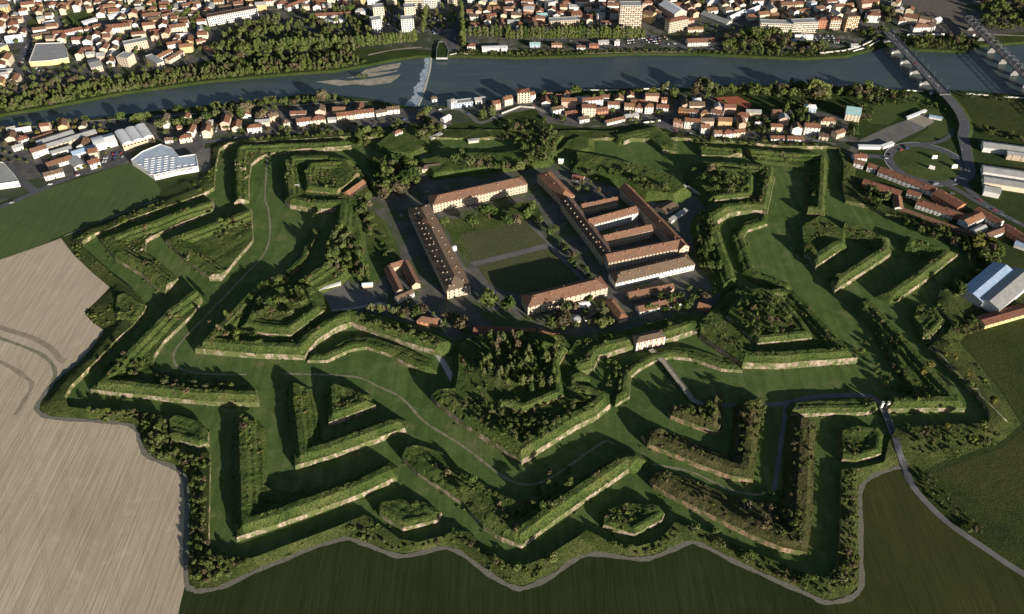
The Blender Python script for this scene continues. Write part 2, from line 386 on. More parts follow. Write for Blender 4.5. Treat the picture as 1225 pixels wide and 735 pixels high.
# fields
FIELD_W = [(-70, 310), (0, 311), (38, 298), (73, 285), (87.8, 304.7), (110, 326), (131.5, 344), (118, 358), (103, 372), (101.6, 376), (112, 387), (124, 395), (99, 428), (70, 451), (53, 470), (43.5, 487), (49, 495.5), (62, 500), (98, 502.5), (134, 505), (156, 509.5), (164, 519), (167.5, 532), (177, 547), (207, 560), (219, 573), (221.5, 600), (220, 690), (221, 701), (213, 735), (205, 800), (-200, 800), (-200, 320)]
sheet('tilled_field', FIELD_W, M['soil'], .03)
sheet('harrowed_field', [(-70, 311), (0, 312), (38, 299), (72, 286.5), (87, 305.5), (110, 327), (130, 344), (117, 358), (102, 372), (100.5, 376), (111, 387), (122, 396), (98, 427), (68, 449), (58, 431), (30, 413), (-70, 380)], M['soil2'], .07)
sheet('green_field', [(-150, 345), (0, 311), (38, 298), (76, 281), (114, 266), (152, 251.5), (188, 238), (193, 228), (184, 215), (160, 197), (150, 196), (100, 212), (50, 228), (0, 249), (-150, 300)], M['greenfield'], .06)
FIELD_S = [(222, 706), (231, 706), (240, 708.5), (266, 703.5), (310, 683.5), (368, 660), (411, 646.5), (431, 651), (467, 665), (487, 667), (527, 658), (548, 662), (583, 688), (612, 704), (630, 705), (660, 691.5), (686, 673), (711, 665), (762, 671), (787, 667), (822, 652.5), (838, 653.5), (875, 672.5), (920, 693), (965, 713), (988, 723), (975, 800), (205, 800), (213, 735)]
sheet('crop_field', FIELD_S, M['crop'], .03)
sheet('fallow_field', [(989, 723), (1016, 718), (1031, 703), (1032, 663), (1031.5, 600), (1034, 583), (1048, 570), (1076, 562), (1091, 585), (1129, 625), (1180, 661), (1225, 691), (1330, 750), (1330, 800), (978, 800)], M['fallow'], .03)
sheet('meadow', [(1092, 575), (1130, 560), (1200, 535), (1226, 512), (1200, 470), (1172, 435), (1150, 408), (1170, 392), (1225, 378), (1400, 360), (1400, 760), (1330, 748), (1225, 685), (1182, 655), (1132, 619)], M['meadow'], .03)
sheet('park', [(1095, 112), (1128, 118), (1140, 135), (1146, 152), (1130, 163), (1105, 172), (1085, 171), (1110, 155), (1112, 140), (1088, 132), (1062, 150), (1040, 148), (1045, 120)], M['park'], .05)
sheet('park', [(1150, 114), (1225, 120), (1300, 128), (1300, 180), (1225, 172), (1180, 160), (1160, 150), (1152, 130)], M['meadow'], .05)
# ------------------------------------------------------------------ paths and roads
ribbon('path', [(125, 397), (100, 426), (71, 450.6), (54.5, 470), (44, 486.5), (49.6, 496), (62.6, 500), (98.6, 503), (134.5, 505.5), (157, 509.5), (165.5, 519), (168, 532), (178, 547), (207.5, 559), (221, 572), (224, 600), (222.5, 690.7), (230, 705), (240, 707), (265.7, 702), (310, 682), (368, 658), (411, 644.6), (431.5, 649), (467, 663), (487, 665), (527.7, 656), (548, 660), (583, 685.6), (612, 702), (630, 703), (660.6, 689.4), (686, 670.5), (711, 663), (762, 669), (787, 665), (822.5, 650), (838, 651.5), (875.7, 670.5), (920, 691), (965.6, 711), (988.4, 721), (1016, 716), (1030, 701), (1030, 663), (1029, 599.6), (1031.4, 582), (1046.6, 568), (1077, 559)], 3.6, M['track'], .1)
ribbon('track', [(-60, 385), (30, 415.5), (58, 431), (66, 446), (62.6, 458)], 3.2, M['trail'], .12)
ribbon('track', [(-60, 412), (0, 433), (33, 453), (38, 462), (30, 478), (18, 497)], 3.4, M['darksoil'], .12)
ribbon('track', [(-60, 372), (0, 392), (40, 405), (62, 418), (72, 430), (78, 432)], 5.0, M['darksoil'], .12)
ribbon('path', [(76, 283), (114, 267.5), (152, 253), (190, 238.5)], 2.0, M['track'], .12)
ribbon('lane', [(913, 485), (944, 481.6), (968.6, 476), (1011, 473), (1040, 474), (1050, 481), (1055, 487), (1063, 504), (1071, 525), (1081, 554), (1092, 582), (1130, 622), (1181, 658), (1225, 687), (1320, 742)], 5.0, M['lot'], .16)
ribbon('lane', [(843, 484.5), (879, 485), (902, 484), (913, 485)], 4.5, M['lot'], .12)
ribbon('path', [(941, 484), (937, 510), (933, 538), (930.6, 556), (926, 586)], 3.6, M['lot'], .12)
ribbon('path', [(320, 185), (317, 235), (321, 250), (323, 273), (321, 292), (313, 308), (300, 322), (255, 369), (225, 400), (210, 418), (208, 432), (216, 441), (232, 446), (262, 448), (295, 448)], 2.0, M['trail'], .1)
ribbon('path', [(451, 462), (480, 476), (506, 503), (530, 519), (548, 530), (570, 546), (590, 562), (610, 575), (628, 580), (650, 576), (680, 558), (705, 540), (725, 528), (735, 532)], 2.0, M['trail'], .1)
ribbon('ramp_path', [(523, 424), (530, 434), (537, 446), (545, 462)], 5, M['conc'], .15)
ribbon('path', [(340, 447), (370, 448), (400, 449), (430, 452), (451, 462)], 2.0, M['trail'], .1)
ribbon('path', [(760, 553), (790, 557), (830, 566), (870, 585), (905, 592), (926, 586)], 2.0, M['trail'], .1)
ribbon('road', [(-80, 280), (0, 248), (38, 232), (75, 216), (110, 204), (150, 191), (200, 178), (245, 170), (280, 167), (310, 164), (330, 160)], 7.5, M['road'], .1)
ribbon('road', [(-30, 178), (8, 198), (30, 220), (46, 232)], 9, M['road'], .12)
ribbon('road', [(420, 157), (470, 146), (520, 134), (545, 130), (562, 138), (575, 147), (600, 138), (625, 128), (650, 132), (690, 146)], 6, M['lot'], .12)
ribbon('road', [(790, 147), (806, 157), (822, 163), (862, 170), (920, 172), (985, 175), (1005, 182), (1030, 188)], 6.5, M['road'], .12)
ribbon('road', [(860, 155), (890, 157), (940, 163), (970, 167), (1000, 173)], 5, M['lot'], .1)
ribbon('road', [(485, 150), (498, 172), (508, 196)], 5, M['lot'], .12)
ribbon('road', [(20, 90), (28, 60), (40, 42), (32, 20), (20, -10)], 9, M['road'], .12)
ribbon('road', [(540, 62), (545, 40), (552, 15), (556, -20)], 9, M['road'], .12)
ribbon('road', [(600, 42), (700, 50), (790, 52), (860, 60), (960, 62)], 7, M['road'], .12)
ribbon('road', [(230, 40), (250, 60), (262, 72)], 6, M['road'], .12)
ribbon('riverside_path', [(0, 157), (80, 147.5), (150, 142), (190, 139.5), (240, 136), (275, 133)], 2.6, M['dust'], .3)
ribbon('riverside_path', [(345, 127), (380, 124), (420, 122), (440, 122)], 3.0, M['dust'], .3)
ribbon('riverside_path', [(440, 66), (470, 60), (505, 56.5)], 3.5, M['dust'], .3)
ribbon('riverside_path', [(700, 64.5), (760, 62.5), (830, 62.5)], 2.5, M['dust'], .3)
# approach road, roundabout and its arms
ribbon('ramp_road', [(1130, 112), (1142, 126), (1150, 138), (1154, 150), (1152, 163), (1155, 176), (1158, 192), (1160, 208), (1150, 217)], 12, M['road'], 0, zs=[7.5, 5.5, 4, 2.4, 1.2, .6, .4], skirt=1.6)
ribbon('road', [(1146, 152), (1136, 163), (1122, 170), (1100, 173), (1080, 175), (1068, 181), (1062, 190)], 6, M['road'], .14)
def ring(name, cx, cy, r0, r1, mat, z, n=64):
    c = np.array(G(cx, cy)[:2]); V = []; F = []
    for i in range(n):
        a = 2*math.pi*i/n; V += [(c[0]+r0*math.cos(a), c[1]+r0*math.sin(a), z), (c[0]+r1*math.cos(a), c[1]+r1*math.sin(a), z)]
    for i in range(n): j = (i+1) % n; F.append((2*i, 2*i+1, 2*j+1, 2*j))
    return struct(name, mesh(name, V, F, mat))
ring('roundabout_road', 1108.5, 196, 36, 47, M['road'], .18)
ring('road_marking', 1108.5, 196, 45.8, 46.3, M['paint'], .22)
def disc(name, cx, cy, r, mat, z, h=0.0):
    c = np.array(G(cx, cy)[:2]); V = [(c[0], c[1], z+h)]; n = 48
    for k in (.5, 1.0):
        V += [(c[0]+r*k*math.cos(2*math.pi*i/n), c[1]+r*k*math.sin(2*math.pi*i/n), z+h*(1-k*k)) for i in range(n)]
    F = [(0, 1+i, 1+(i+1) % n) for i in range(n)]+[(1+i, 1+n+i, 1+n+(i+1) % n, 1+(i+1) % n) for i in range(n)]
    return struct(name, mesh(name, V, F, mat))
disc('roundabout_island', 1108.5, 196, 36, M['park'], .22, 1.0)
ring('road_kerb', 1108.5, 196, 35.8, 36.1, M['lot'], .30)
ribbon('road', [(1030, 188), (1046, 187), (1060, 190), (1068, 196)], 8, M['road'], .16)
ribbon('road', [(1085, 214), (1105, 219), (1130, 221), (1150, 230), (1170, 242), (1195, 255), (1225, 270), (1280, 300)], 7, M['road'], .16)
ribbon('road', [(1150, 217), (1162, 230), (1178, 244), (1200, 256)], 8, M['road'], .14)
for nm, px in (('road_marking', [(1150, 140), (1153, 152), (1151, 164), (1154, 178), (1157, 196)]),):
    pass
# rail yard behind the bridges
sheet('rail_yard', [(1062, -10), (1075, 0), (1130, 30), (1150, 44), (1172, 42), (1160, 20), (1140, -10)], M['ballast'], .12)
sheet('grass_verge', [(1175, 42), (1300, 34), (1300, 52), (1225, 50), (1180, 53)], M['meadow'], .12)
ribbon('riverside_path', [(1178, 41), (1225, 43), (1300, 45)], 4, M['dust'], .2)
# ------------------------------------------------------------------ inner citadel ground
sheet('barrack_yard', [(430, 243), (455, 232), (500, 210), (560, 206), (640, 196), (660, 196), (700, 200), (745, 218), (800, 240), (848, 243), (835, 262), (838, 300), (850, 330), (868, 345), (850, 372), (815, 378), (745, 396), (690, 402), (620, 396), (545, 406), (500, 392), (455, 376), (420, 372), (392, 372), (378, 348), (410, 335), (450, 340), (470, 318), (478, 300), (462, 265)], M['yard'], .05)
sheet('lawn', [(432, 262), (446, 250), (456, 262), (470, 290), (480, 306), (470, 318), (455, 320), (440, 300)], M['turf'], .1)
sheet('lawn', [(528, 262), (560, 262), (610, 244), (640, 240), (650, 262), (632, 264), (552, 282), (563, 310), (548, 300)], M['turf'], .1)
sheet('parade_ground', [(551, 281), (631, 265), (654, 290.5), (564, 313.5)], M['parade'], .12)
sheet('parade_ground', [(571, 319), (660, 297), (700, 334), (632, 352), (606, 350), (585, 340)], M['parade'], .12)
sheet('paved_walk', [(562, 314.5), (656, 291.5), (661, 296), (568, 318.5)], M['lot'], .16)
ribbon('path', [(632, 265), (655, 290), (672, 310), (700, 336)], 4, M['lot'], .16)
ribbon('path', [(510, 252), (528, 285), (548, 312), (570, 345), (575, 362)], 5, M['lot'], .14)
ribbon('path', [(478, 222), (492, 238), (500, 246)], 5, M['track'], .14)
sheet('concrete_yard', [(380, 350), (408, 341), (448, 352), (455, 362), (430, 368), (393, 372)], M['lot'], .1)
sheet('drill_yard', [(822, 225), (852, 245), (835, 256), (815, 262), (802, 240)], M['yard'], .1)
# ------------------------------------------------------------------ earthworks: outline at the wall head, rampart behind the faces
WORKS = []
class Work:
    def height(s, P):
        d = np.full(len(P), 1e3)
        for a, b in s.fseg: d = np.minimum(d, segdist(P, a, b))
        st = lambda t: .6*np.clip(t, 0, 1)+.4*smooth(t)
        z = s.zw+(s.zc-s.zw)*st((d-1.1)/(s.up-1.1))
        z = z+(s.zi-s.zc)*(.5*st((d-s.flat)/2.2)+.5*st((d-s.flat-5)/2.4))
        e = np.full(len(P), 1e3)
        for a, b in s.gseg: e = np.minimum(e, segdist(P, a, b))
        m = wobble(P, .11, s.seed)*.55+wobble(P, .35, s.seed+3)*.28
        m2 = (wobble(P, .09, s.seed+5)*.4+wobble(P, .5, s.seed+9)*.25)
        return z+(m*smooth(np.minimum(d, e)/3.0)+m2)*s.rough
def work(name, cat, label, px, tags, zw=6.0, zc=8.5, zi=6.0, up=6.0, flat=10.0, turf='turf', wall='brick', group=None, s=3.2, slope=1.0, rough=1.0):
    if zw >= 6: zc += .6
    if name in ('counterguard', 'ravelin') and zi >= 5: zi -= 2.0
    zw -= 1.3 if zw >= 6 else .7; up = min(up, 5.0)
    W = Work(); W.zw, W.zc, W.zi, W.up, W.flat, W.rough = zw, zc, zi, up, flat, rough
    p = GP(px, zw); tags = list((tags+tags[-1]*60)[:len(px)])
    if area2(p) < 0:
        p = p[::-1]; tags = tags[::-1]; tags = tags[1:]+tags[:1]
    n = len(p); W.poly = p; W.seed = len(WORKS)*1.37
    W.fseg = [(p[i], p[(i+1) % n]) for i in range(n) if tags[i] == 'f']
    W.gseg = [(p[i], p[(i+1) % n]) for i in range(n) if tags[i] != 'f']
    q, tg = densify(p, 4.0, tags); N = len(q)
    mn, mx = p.min(0), p.max(0)
    gx, gy = np.meshgrid(np.arange(mn[0], mx[0], s), np.arange(mn[1], mx[1], s)); g = np.stack([gx.ravel(), gy.ravel()], 1)
    g = g+RNG.uniform(-.3*s, .3*s, g.shape)
    ex = []
    for a, b in W.fseg:
        d = b-a; L = np.hypot(*d); t = np.arange(0, L, 3.0)/L; nn = np.array([-d[1], d[0]])/L
        for o in (1.1, up, flat, flat+2.2, flat+5, flat+7.4): ex.append(a+t[:, None]*d+nn*o)
    ex = np.concatenate(ex) if ex else np.zeros((0, 2))
    c = np.concatenate([ex, g]); c = c[inpoly(c, p)]
    dm = np.full(len(c), 1e3)
    for i in range(n): dm = np.minimum(dm, segdist(c, p[i], p[(i+1) % n]))
    c = c[dm > 1.3]
    P, F = cdt(np.concatenate([q, c]), [(i, (i+1) % N) for i in range(N)])
    cen = np.array([P[list(t)].mean(0) for t in F]); k = inpoly(cen, p); F = [t for t, b in zip(F, k) if b]
    z = W.height(P); W.tri = (P, F, z)
    ctr = p.mean(0); W.c = ctr
    root = props(ob(name, None, None, (ctr[0], ctr[1], 0)), label, cat, group); W.root = root
    ob('grass_top', mesh('grass_top', np.column_stack([P-ctr, z]), F, M[turf]), root)
    zt = z[:N]
    off = np.array([zz*(slope if t == 's' else .12) for t, zz in zip(tg, zt)]); off2 = (off+np.roll(off, 1))/2
    off2 = np.where(np.array([t == 's' for t in tg]) == np.array([t == 's' for t in tg[-1:]+tg[:-1]]), off2, np.minimum(off, np.roll(off, 1)))
    jag = RNG.normal(0, .12, N)
    b = offset(q, off2)-ctr; a = q-ctr
    # a slightly ragged wall head
    for kind, nm, mt in (('w', 'scarp_wall', wall), ('s', 'grass_bank', turf)):
        V, FF = [], []
        for i in range(N):
            if (tg[i] == 's') != (kind == 's'): continue
            j = (i+1) % N; o = len(V)
            V += [(*a[i], zt[i]), (*a[j], zt[j]), (*b[j], -.3), (*b[i], -.3)]; FF.append((o, o+3, o+2, o+1))
            if kind == 'w':   # cordon course along the wall head
                pass
        if FF: ob(nm, mesh(nm, V, FF, M[mt]), root)
    WORKS.append(W); return W
def E_(s): return s
# --- bastions of the enceinte
B1 = work('bastion', 'bastion', 'bastion with tall brick faces nearest the tilled field, its cavalier wooded', [(233, 417), (304, 423), (365, 425), (368, 419), (380, 406), (397, 395), (404, 391), (420, 385), (482, 408), (520, 419), (535, 410), (505, 396), (455, 381), (415, 373), (392, 373), (378, 347), (352, 338), (330, 330), (305, 342)], 'fffffffffssssssssff', zw=7, zc=9.5, zi=6)
B6 = work('bastion', 'bastion', 'bastion pointing at the dark crop field, slender trees crowding its inner court', [(516, 473), (523, 481), (558, 508), (608, 540), (624, 551), (643, 538), (689, 509), (712, 498), (730, 483), (729, 472), (720, 467), (710, 463), (696, 460), (690, 440), (685, 418), (672, 402), (620, 396), (575, 400), (549, 412), (549, 440), (545, 465), (530, 470)], 'ffffffffffff'+'ssssss'+'ssss', zw=7, zc=9.5, zi=6)
CUR = work('curtain_wall', 'rampart', 'curtain rampart carrying the pale main gate above the moat bridge', [(696, 460), (695, 444), (710, 441), (717, 425), (738, 419), (759, 413), (797, 406), (828, 396), (838, 398), (836, 386), (815, 379), (790, 384), (770, 389), (745, 398), (715, 405), (690, 408), (682, 420)], 'ffffffffsssssssss', zw=7, zc=9, zi=6.5, flat=9)
B5 = work('bastion', 'bastion', 'bastion beside the lane with twin gate posts, tree-filled cavalier on top', [(838, 399), (889, 434), (936, 435), (969, 432), (1026, 428), (1021, 424), (970, 366), (949, 347), (934, 345), (914, 347), (895, 344), (872, 350), (862, 362), (850, 373), (836, 386)], 'ffffffffffsssss', zw=8, zc=10, zi=6)
B4 = work('bastion', 'bastion', 'bastion below the riverside houses, with a white-walled tree mound', [(881, 334), (876, 318), (866, 292), (858, 264), (874, 254), (902, 251), (912, 252), (918, 254), (927, 211), (928, 200), (908, 198), (870, 195), (836, 194), (824, 208), (852, 243), (838, 255), (832, 270), (838, 290), (846, 318), (866, 341)], 'ffffffffffff'+'s'*8, zw=7, zc=9, zi=6)
B2 = work('bastion', 'bastion', 'bastion with a small white house and a brick gatehouse at its gorge', [(341, 240), (347, 245), (377, 250), (403, 249), (400, 270), (392, 300), (386, 315), (372, 325), (354, 336), (378, 345), (405, 332), (425, 312), (432, 285), (425, 255), (440, 228), (434, 207), (416, 191), (395, 187), (350, 187), (337, 194)], 'ffffffff'+'ssssssss'+'ffff', zw=7, zc=9, zi=5.5)
RT = work('rampart', 'rampart', 'long grassy rampart bank behind the courtyard barracks', [(690, 183), (730, 190), (768, 198), (804, 211), (819, 225), (805, 233), (775, 229), (752, 216), (722, 207), (692, 195)], 'ssssssssss', zw=9, zc=9, zi=9, rough=1.5)
RT2 = work('rampart', 'rampart', 'tree-lined rampart bank behind the long tan-fronted barracks', [(505, 192), (530, 186), (565, 184), (600, 184), (640, 178), (660, 182), (655, 193), (610, 198), (560, 203), (520, 208)], 's'*10, zw=6, zc=6, zi=6)
# --- cavaliers
C1 = work('cavalier', 'cavalier', 'wooded cavalier with a thin pale wall above the tilled-field bastion', [(288, 391), (292, 394), (318, 399), (348, 401), (388, 371), (377, 347), (356, 341), (325, 346), (303, 362)], 'fffffsssf', zw=9.5, zc=11, zi=9, up=5, flat=8)
C6 = work('cavalier', 'cavalier', 'cavalier with crisp grass crest and a slender-tree grove inside', [(558, 404), (600, 401), (672, 409), (679, 419), (669, 436), (671, 448), (675, 473), (640, 488), (624, 493), (606, 487), (575, 469), (560, 448)], 'sffffffffsss', zw=9, zc=10.5, zi=6.5, up=3, flat=6, wall='earth', slope=.8)
C5 = work('cavalier', 'cavalier', 'four-sided cavalier with pale wall, crammed with small trees', [(906, 411), (971, 404), (971, 399), (957, 379), (941, 361), (918, 348), (903, 348), (877, 363), (869, 378)], 'fffffsssf', zw=9.5, zc=11, zi=9, up=3, flat=6)
C4 = work('cavalier', 'cavalier', 'tree-covered mound with a bright white foot wall near the riverside houses', [(855, 240), (898, 235), (901, 230), (901, 211), (895, 204), (852, 200), (832, 214)], 'fffffss', zw=9.5, zc=10.5, zi=9, up=3, flat=6)
C2 = work('cavalier', 'cavalier', 'flat-topped cavalier with overgrown court next to the brick gatehouse', [(366, 228), (403, 231), (411, 224), (430, 208), (414, 193), (368, 197), (363, 212)], 'fwwffff', zw=9, zc=10.5, zi=8.5, up=3, flat=6, wall='earth')
# --- tenailles
kw = dict(zw=4, zc=5, zi=3.2, up=3, flat=6)
T16 = work('tenaille', 'tenaille', 'low brick tenaille hugging the long curtain by the tilled-field bastion', [(368, 431), (391, 431), (419, 418), (439, 415), (470, 425), (485, 434), (500, 440), (516, 440), (512, 430), (482, 415), (450, 404), (428, 403), (405, 411), (388, 424), (370, 427)], 'ffffffssssssssf', **kw)
T65 = work('tenaille', 'tenaille', 'low tenaille below the main gate, crossed by the moat bridge', [(736, 484), (753, 474), (755, 450), (764, 442), (782, 432), (803, 426), (828, 429), (863, 441), (888, 443), (870, 432), (840, 420), (810, 416), (785, 421), (760, 435), (745, 449), (740, 462)], 'ffffffffssssssss', **kw)
T54 = work('tenaille', 'tenaille', 'curving tenaille strip between two bastions, bright brick near its top', [(919, 258), (918, 268), (895, 275), (890, 283), (897, 303), (904, 322), (912, 328), (926, 332), (943, 339), (947, 345), (925, 341), (905, 335), (890, 325), (884, 312), (876, 288), (880, 274), (900, 262)], 'fffffffffssssssss', **kw)
T12 = work('tenaille', 'tenaille', 'narrow curved tenaille strip in shadow below the brick gatehouse bastion', [(373, 272), (366, 290), (358, 308), (342, 324), (347, 328), (364, 313), (373, 292), (381, 273)], 'fffsffff', zw=4.5, zc=5, zi=4.5, up=2, flat=3, wall='earth')
# --- ravelins
R16 = work('ravelin', 'ravelin', 'arrow-shaped ravelin with two brick faces before the crop field', [(345, 458), (352, 462), (369, 464), (376, 490), (378, 518), (384, 527), (400, 522), (430, 511), (471, 502), (484, 512), (434, 531), (395, 545), (353, 557), (349, 520), (344, 480)], 'sssssssssffffff', zw=6.5, zc=8.5, zi=5)
D16 = work('redoubt', 'redoubt', 'small triangular redoubt nested inside the arrow-shaped ravelin', [(393, 506), (449, 484.5), (443, 479), (420, 466), (400, 463), (391, 464)], 'ffsssf', zw=6, zc=8, zi=6, up=4, flat=7)
R12 = work('ravelin', 'ravelin', 'ravelin with rough brown court and bright end walls by the green field', [(198, 287), (240, 272), (296, 251), (300, 250), (302, 285), (286, 304), (282, 308), (275, 317), (263, 331), (250, 331), (222, 310)], 'fffwwwwwwff', zw=6.5, zc=8, zi=5.5)
R45A = work('ravelin', 'ravelin', 'grassy inner ravelin with one short bright brick wall', [(960, 270), (983, 256), (1010, 275), (1006, 298), (976, 319), (972, 312), (962, 302)], 'sssfffs', zw=6.5, zc=8, zi=6.5)
R45B = work('ravelin', 'ravelin', 'bent ravelin arm with a long brick wall facing the warehouses', [(996, 335), (999, 347), (1066, 303), (1067, 296), (1064, 286), (1012, 264), (1008, 275), (1035, 288), (1050, 296), (1020, 314)], 'fffffsssss', zw=6.5, zc=8, zi=5, flat=9)
R56 = work('ravelin', 'ravelin', 'overgrown ravelin with red-brown wall beside the forked lane', [(800, 489), (803, 497), (829, 507), (858, 517), (862, 508), (864, 472), (857, 471), (853, 488), (830, 485)], 'ffffffsss', zw=6, zc=8, zi=5, turf='dry', wall='brick2', flat=8)
R56B = work('ravelin', 'ravelin', 'brown scrubby ravelin arms wrapped round the red-brown walled ravelin', [(768, 520), (775, 531), (800, 540), (835, 555), (876, 570), (901, 573), (905, 540), (910, 500), (914, 476), (893, 477), (885, 500), (884, 530), (876, 546), (850, 535), (815, 521), (778, 513)], 'fffffffffssssssf', zw=6, zc=8, zi=5, turf='dry', wall='brick2', flat=10)
RTOP = work('ravelin', 'ravelin', 'rounded lawn ravelin with curved brick edge below the riverside houses', [(734, 161), (784, 150), (811, 172), (811, 181), (793, 179), (788, 174), (778, 166), (755, 166), (746, 170)], 'ffffwwwws', zw=5, zc=6, zi=4.5, flat=12, rough=.5)
M3 = work('earthwork', 'mound', 'round green mound topped by the tiny red-roofed guardhouse', [(452, 172), (470, 158), (490, 152), (510, 160), (508, 176), (490, 184), (468, 181)], 's'*7, zw=5, zc=5, zi=5, slope=1.6, rough=.5)
M4 = work('earthwork', 'mound', 'bright twin-humped grass mound behind the short orange barracks', [(672, 178), (680, 168), (695, 163), (704, 166), (703, 177), (690, 182)], 's'*6, zw=5, zc=5, zi=5, slope=1.6, rough=.6)
M5 = work('earthwork', 'mound', 'curving leafy bank behind the short orange barracks', [(645, 178), (652, 166), (664, 160), (672, 162), (664, 172), (660, 186)], 's'*6, zw=5, zc=5, zi=5, slope=1.3)
# --- counterguards
G16 = work('counterguard', 'counterguard', 'V-shaped counterguard with long ragged pale wall next to the crop field', [(279, 500), (305, 504), (311, 511), (314, 548), (314, 578), (326, 586), (350, 590), (381, 582), (403, 579), (437, 563), (460, 557), (473, 571), (436, 589), (398, 603), (340, 624), (283, 643)], 'sssssssssssfffff', zw=6, zc=8.5, zi=5.5)
G6 = work('counterguard', 'counterguard', 'broad brownish counterguard pointing straight at the crop field path', [(481, 546), (500, 566), (527, 583), (552, 599), (578, 629), (600, 643), (624, 652), (664, 622), (707, 592), (752, 561), (766, 549), (754, 538), (722, 557), (690, 574), (665, 588), (637, 597), (617, 598), (593, 588), (570, 573), (548, 561), (530, 541), (509, 534), (491, 535)], 'fffffffffssssssssssssss', zw=6, zc=8.5, zi=5.5)
G1 = work('counterguard', 'counterguard', 'L-shaped counterguard wrapped round the bastion nearest the tilled field', [(108, 466), (167, 472), (201, 476), (258, 481), (309, 482), (305, 464), (284, 462), (240, 459), (200, 452), (182, 438), (183, 425), (195, 407), (230, 374), (241, 356), (233, 346), (200, 371), (168, 404)], 'ffffwssswwwwwwfff', zw=6, zc=8.5, zi=5.5, flat=9)
G12 = work('counterguard', 'counterguard', 'long kinked counterguard by the green field, scrubby brown top', [(254, 240), (255, 250), (223, 263), (195, 275), (174, 286), (172, 300), (187, 311), (212, 331), (197, 349), (184, 341), (169, 327), (137, 308), (120, 287), (151, 276), (184, 265), (212, 253)], 'wwwwwwwwffffffff', zw=6, zc=8, zi=5.5)
G2 = work('counterguard', 'counterguard', 'hooked counterguard under the river road, crumbling masonry on top', [(280, 243), (297, 238), (297, 213), (300, 195), (310, 187), (323, 182), (353, 179), (392, 177), (420, 175), (418, 169), (382, 171), (330, 173), (290, 175), (281, 178), (279, 200)], 'wwwwwwwwwffffff', zw=6, zc=7.5, zi=5.5, up=4, flat=7)
G4 = work('counterguard', 'counterguard', 'angled counterguard strip ending in a straight sunlit grass ridge', [(892, 178), (940, 183), (986, 184), (990, 192), (987, 257), (966, 254), (967, 225), (966, 200), (940, 194), (903, 190)], 'fffffssssw', zw=6, zc=7.5, zi=5, up=4, flat=8, wall='earth')
G4B = work('counterguard', 'counterguard', 'short straight counterguard bank below the riverside villas', [(837, 174), (887, 178), (888, 184), (866, 185), (840, 184)], 'ffwww', zw=5.5, zc=6.5, zi=5.5, up=3, flat=6)
G45 = work('counterguard', 'counterguard', 'boomerang counterguard facing the blue-roofed warehouse hall', [(1084, 282), (1146, 304), (1108, 334), (1075, 357), (1064, 352), (1088, 335), (1108, 316), (1098, 310), (1090, 298), (1080, 290)], 'fffssssssf', zw=6, zc=8, zi=5.5, flat=9)
G5 = work('counterguard', 'counterguard', 'counterguard with razor-straight grass crest next to the twin gate posts', [(1032, 357), (1040, 357), (1090, 412), (1120, 446), (1146, 474), (1155, 488), (1063, 489), (1062, 480), (1095, 474), (1092, 460), (1078, 440), (1060, 410), (1045, 385), (1028, 362)], 'fffffffssssssf', zw=6, zc=8, zi=4.5, up=4, flat=9, turf='turf')
G5B = work('counterguard', 'counterguard', 'low hedge-topped counterguard strip along the lane before the gate posts', [(946, 496), (985, 494), (1037, 493), (1050, 489), (1042, 477), (1000, 478.5), (952, 484)], 'fffwsss', zw=4.5, zc=6, zi=4.5, up=3, flat=6)
G56 = work('counterguard', 'counterguard', 'brown sloping counterguard strip along the crop field, bare earth at its end', [(778, 573), (782, 580), (810, 596), (860, 620), (900, 640), (935, 655), (966, 661), (972, 620), (974, 560), (976, 505), (952, 500), (946, 525), (942, 585), (938, 600), (905, 598), (870, 590), (835, 574), (795, 563)], 'fffffffffsssssssss', zw=5.5, zc=7.5, zi=5, turf='dry', wall='brick2', flat=12)
# --- redoubts in the places of arms
pk = dict(zw=5, zc=6.2, zi=4.6, up=3, flat=5)
work('redoubt', 'redoubt', 'small pentagon redoubt with clean pale wall above the crop field bend', [(454, 614), (482, 632), (522, 622), (528, 613), (512, 603), (480, 597), (456, 602)], 'ffffsss', **pk)
work('redoubt', 'redoubt', 'small shield-shaped redoubt with white wall beside the wavy field path', [(722, 628), (759, 639), (792, 622), (795, 614), (788, 606), (750, 602), (724, 612)], 'ffffsss', **pk)
work('redoubt', 'redoubt', 'small walled redoubt among dense bushes by the tilled field corner', [(205, 525), (238, 533), (249, 530), (248, 515), (238, 502), (216, 495), (203, 503)], 'fffffss', **pk)
work('redoubt', 'redoubt', 'small redoubt with ruined white masonry beside the lane bend', [(1008, 549), (1024, 551), (1054, 543), (1057, 520), (1050, 511), (1030, 509), (1008, 515)], 'fffffss', **pk)
work('redoubt', 'redoubt', 'small isolated redoubt between scrub and the red-roofed shed', [(1104, 404), (1113, 404), (1131, 384), (1124, 376), (1106, 364), (1098, 366), (1094, 380), (1103, 392)], 'fffsssss', **pk)
work('redoubt', 'redoubt', 'tiny weedy redoubt among trees near the grey-and-blue hall', [(142, 352), (152, 349), (173, 364), (172, 370), (160, 387), (145, 382), (138, 372)], 'fffffss', **pk)
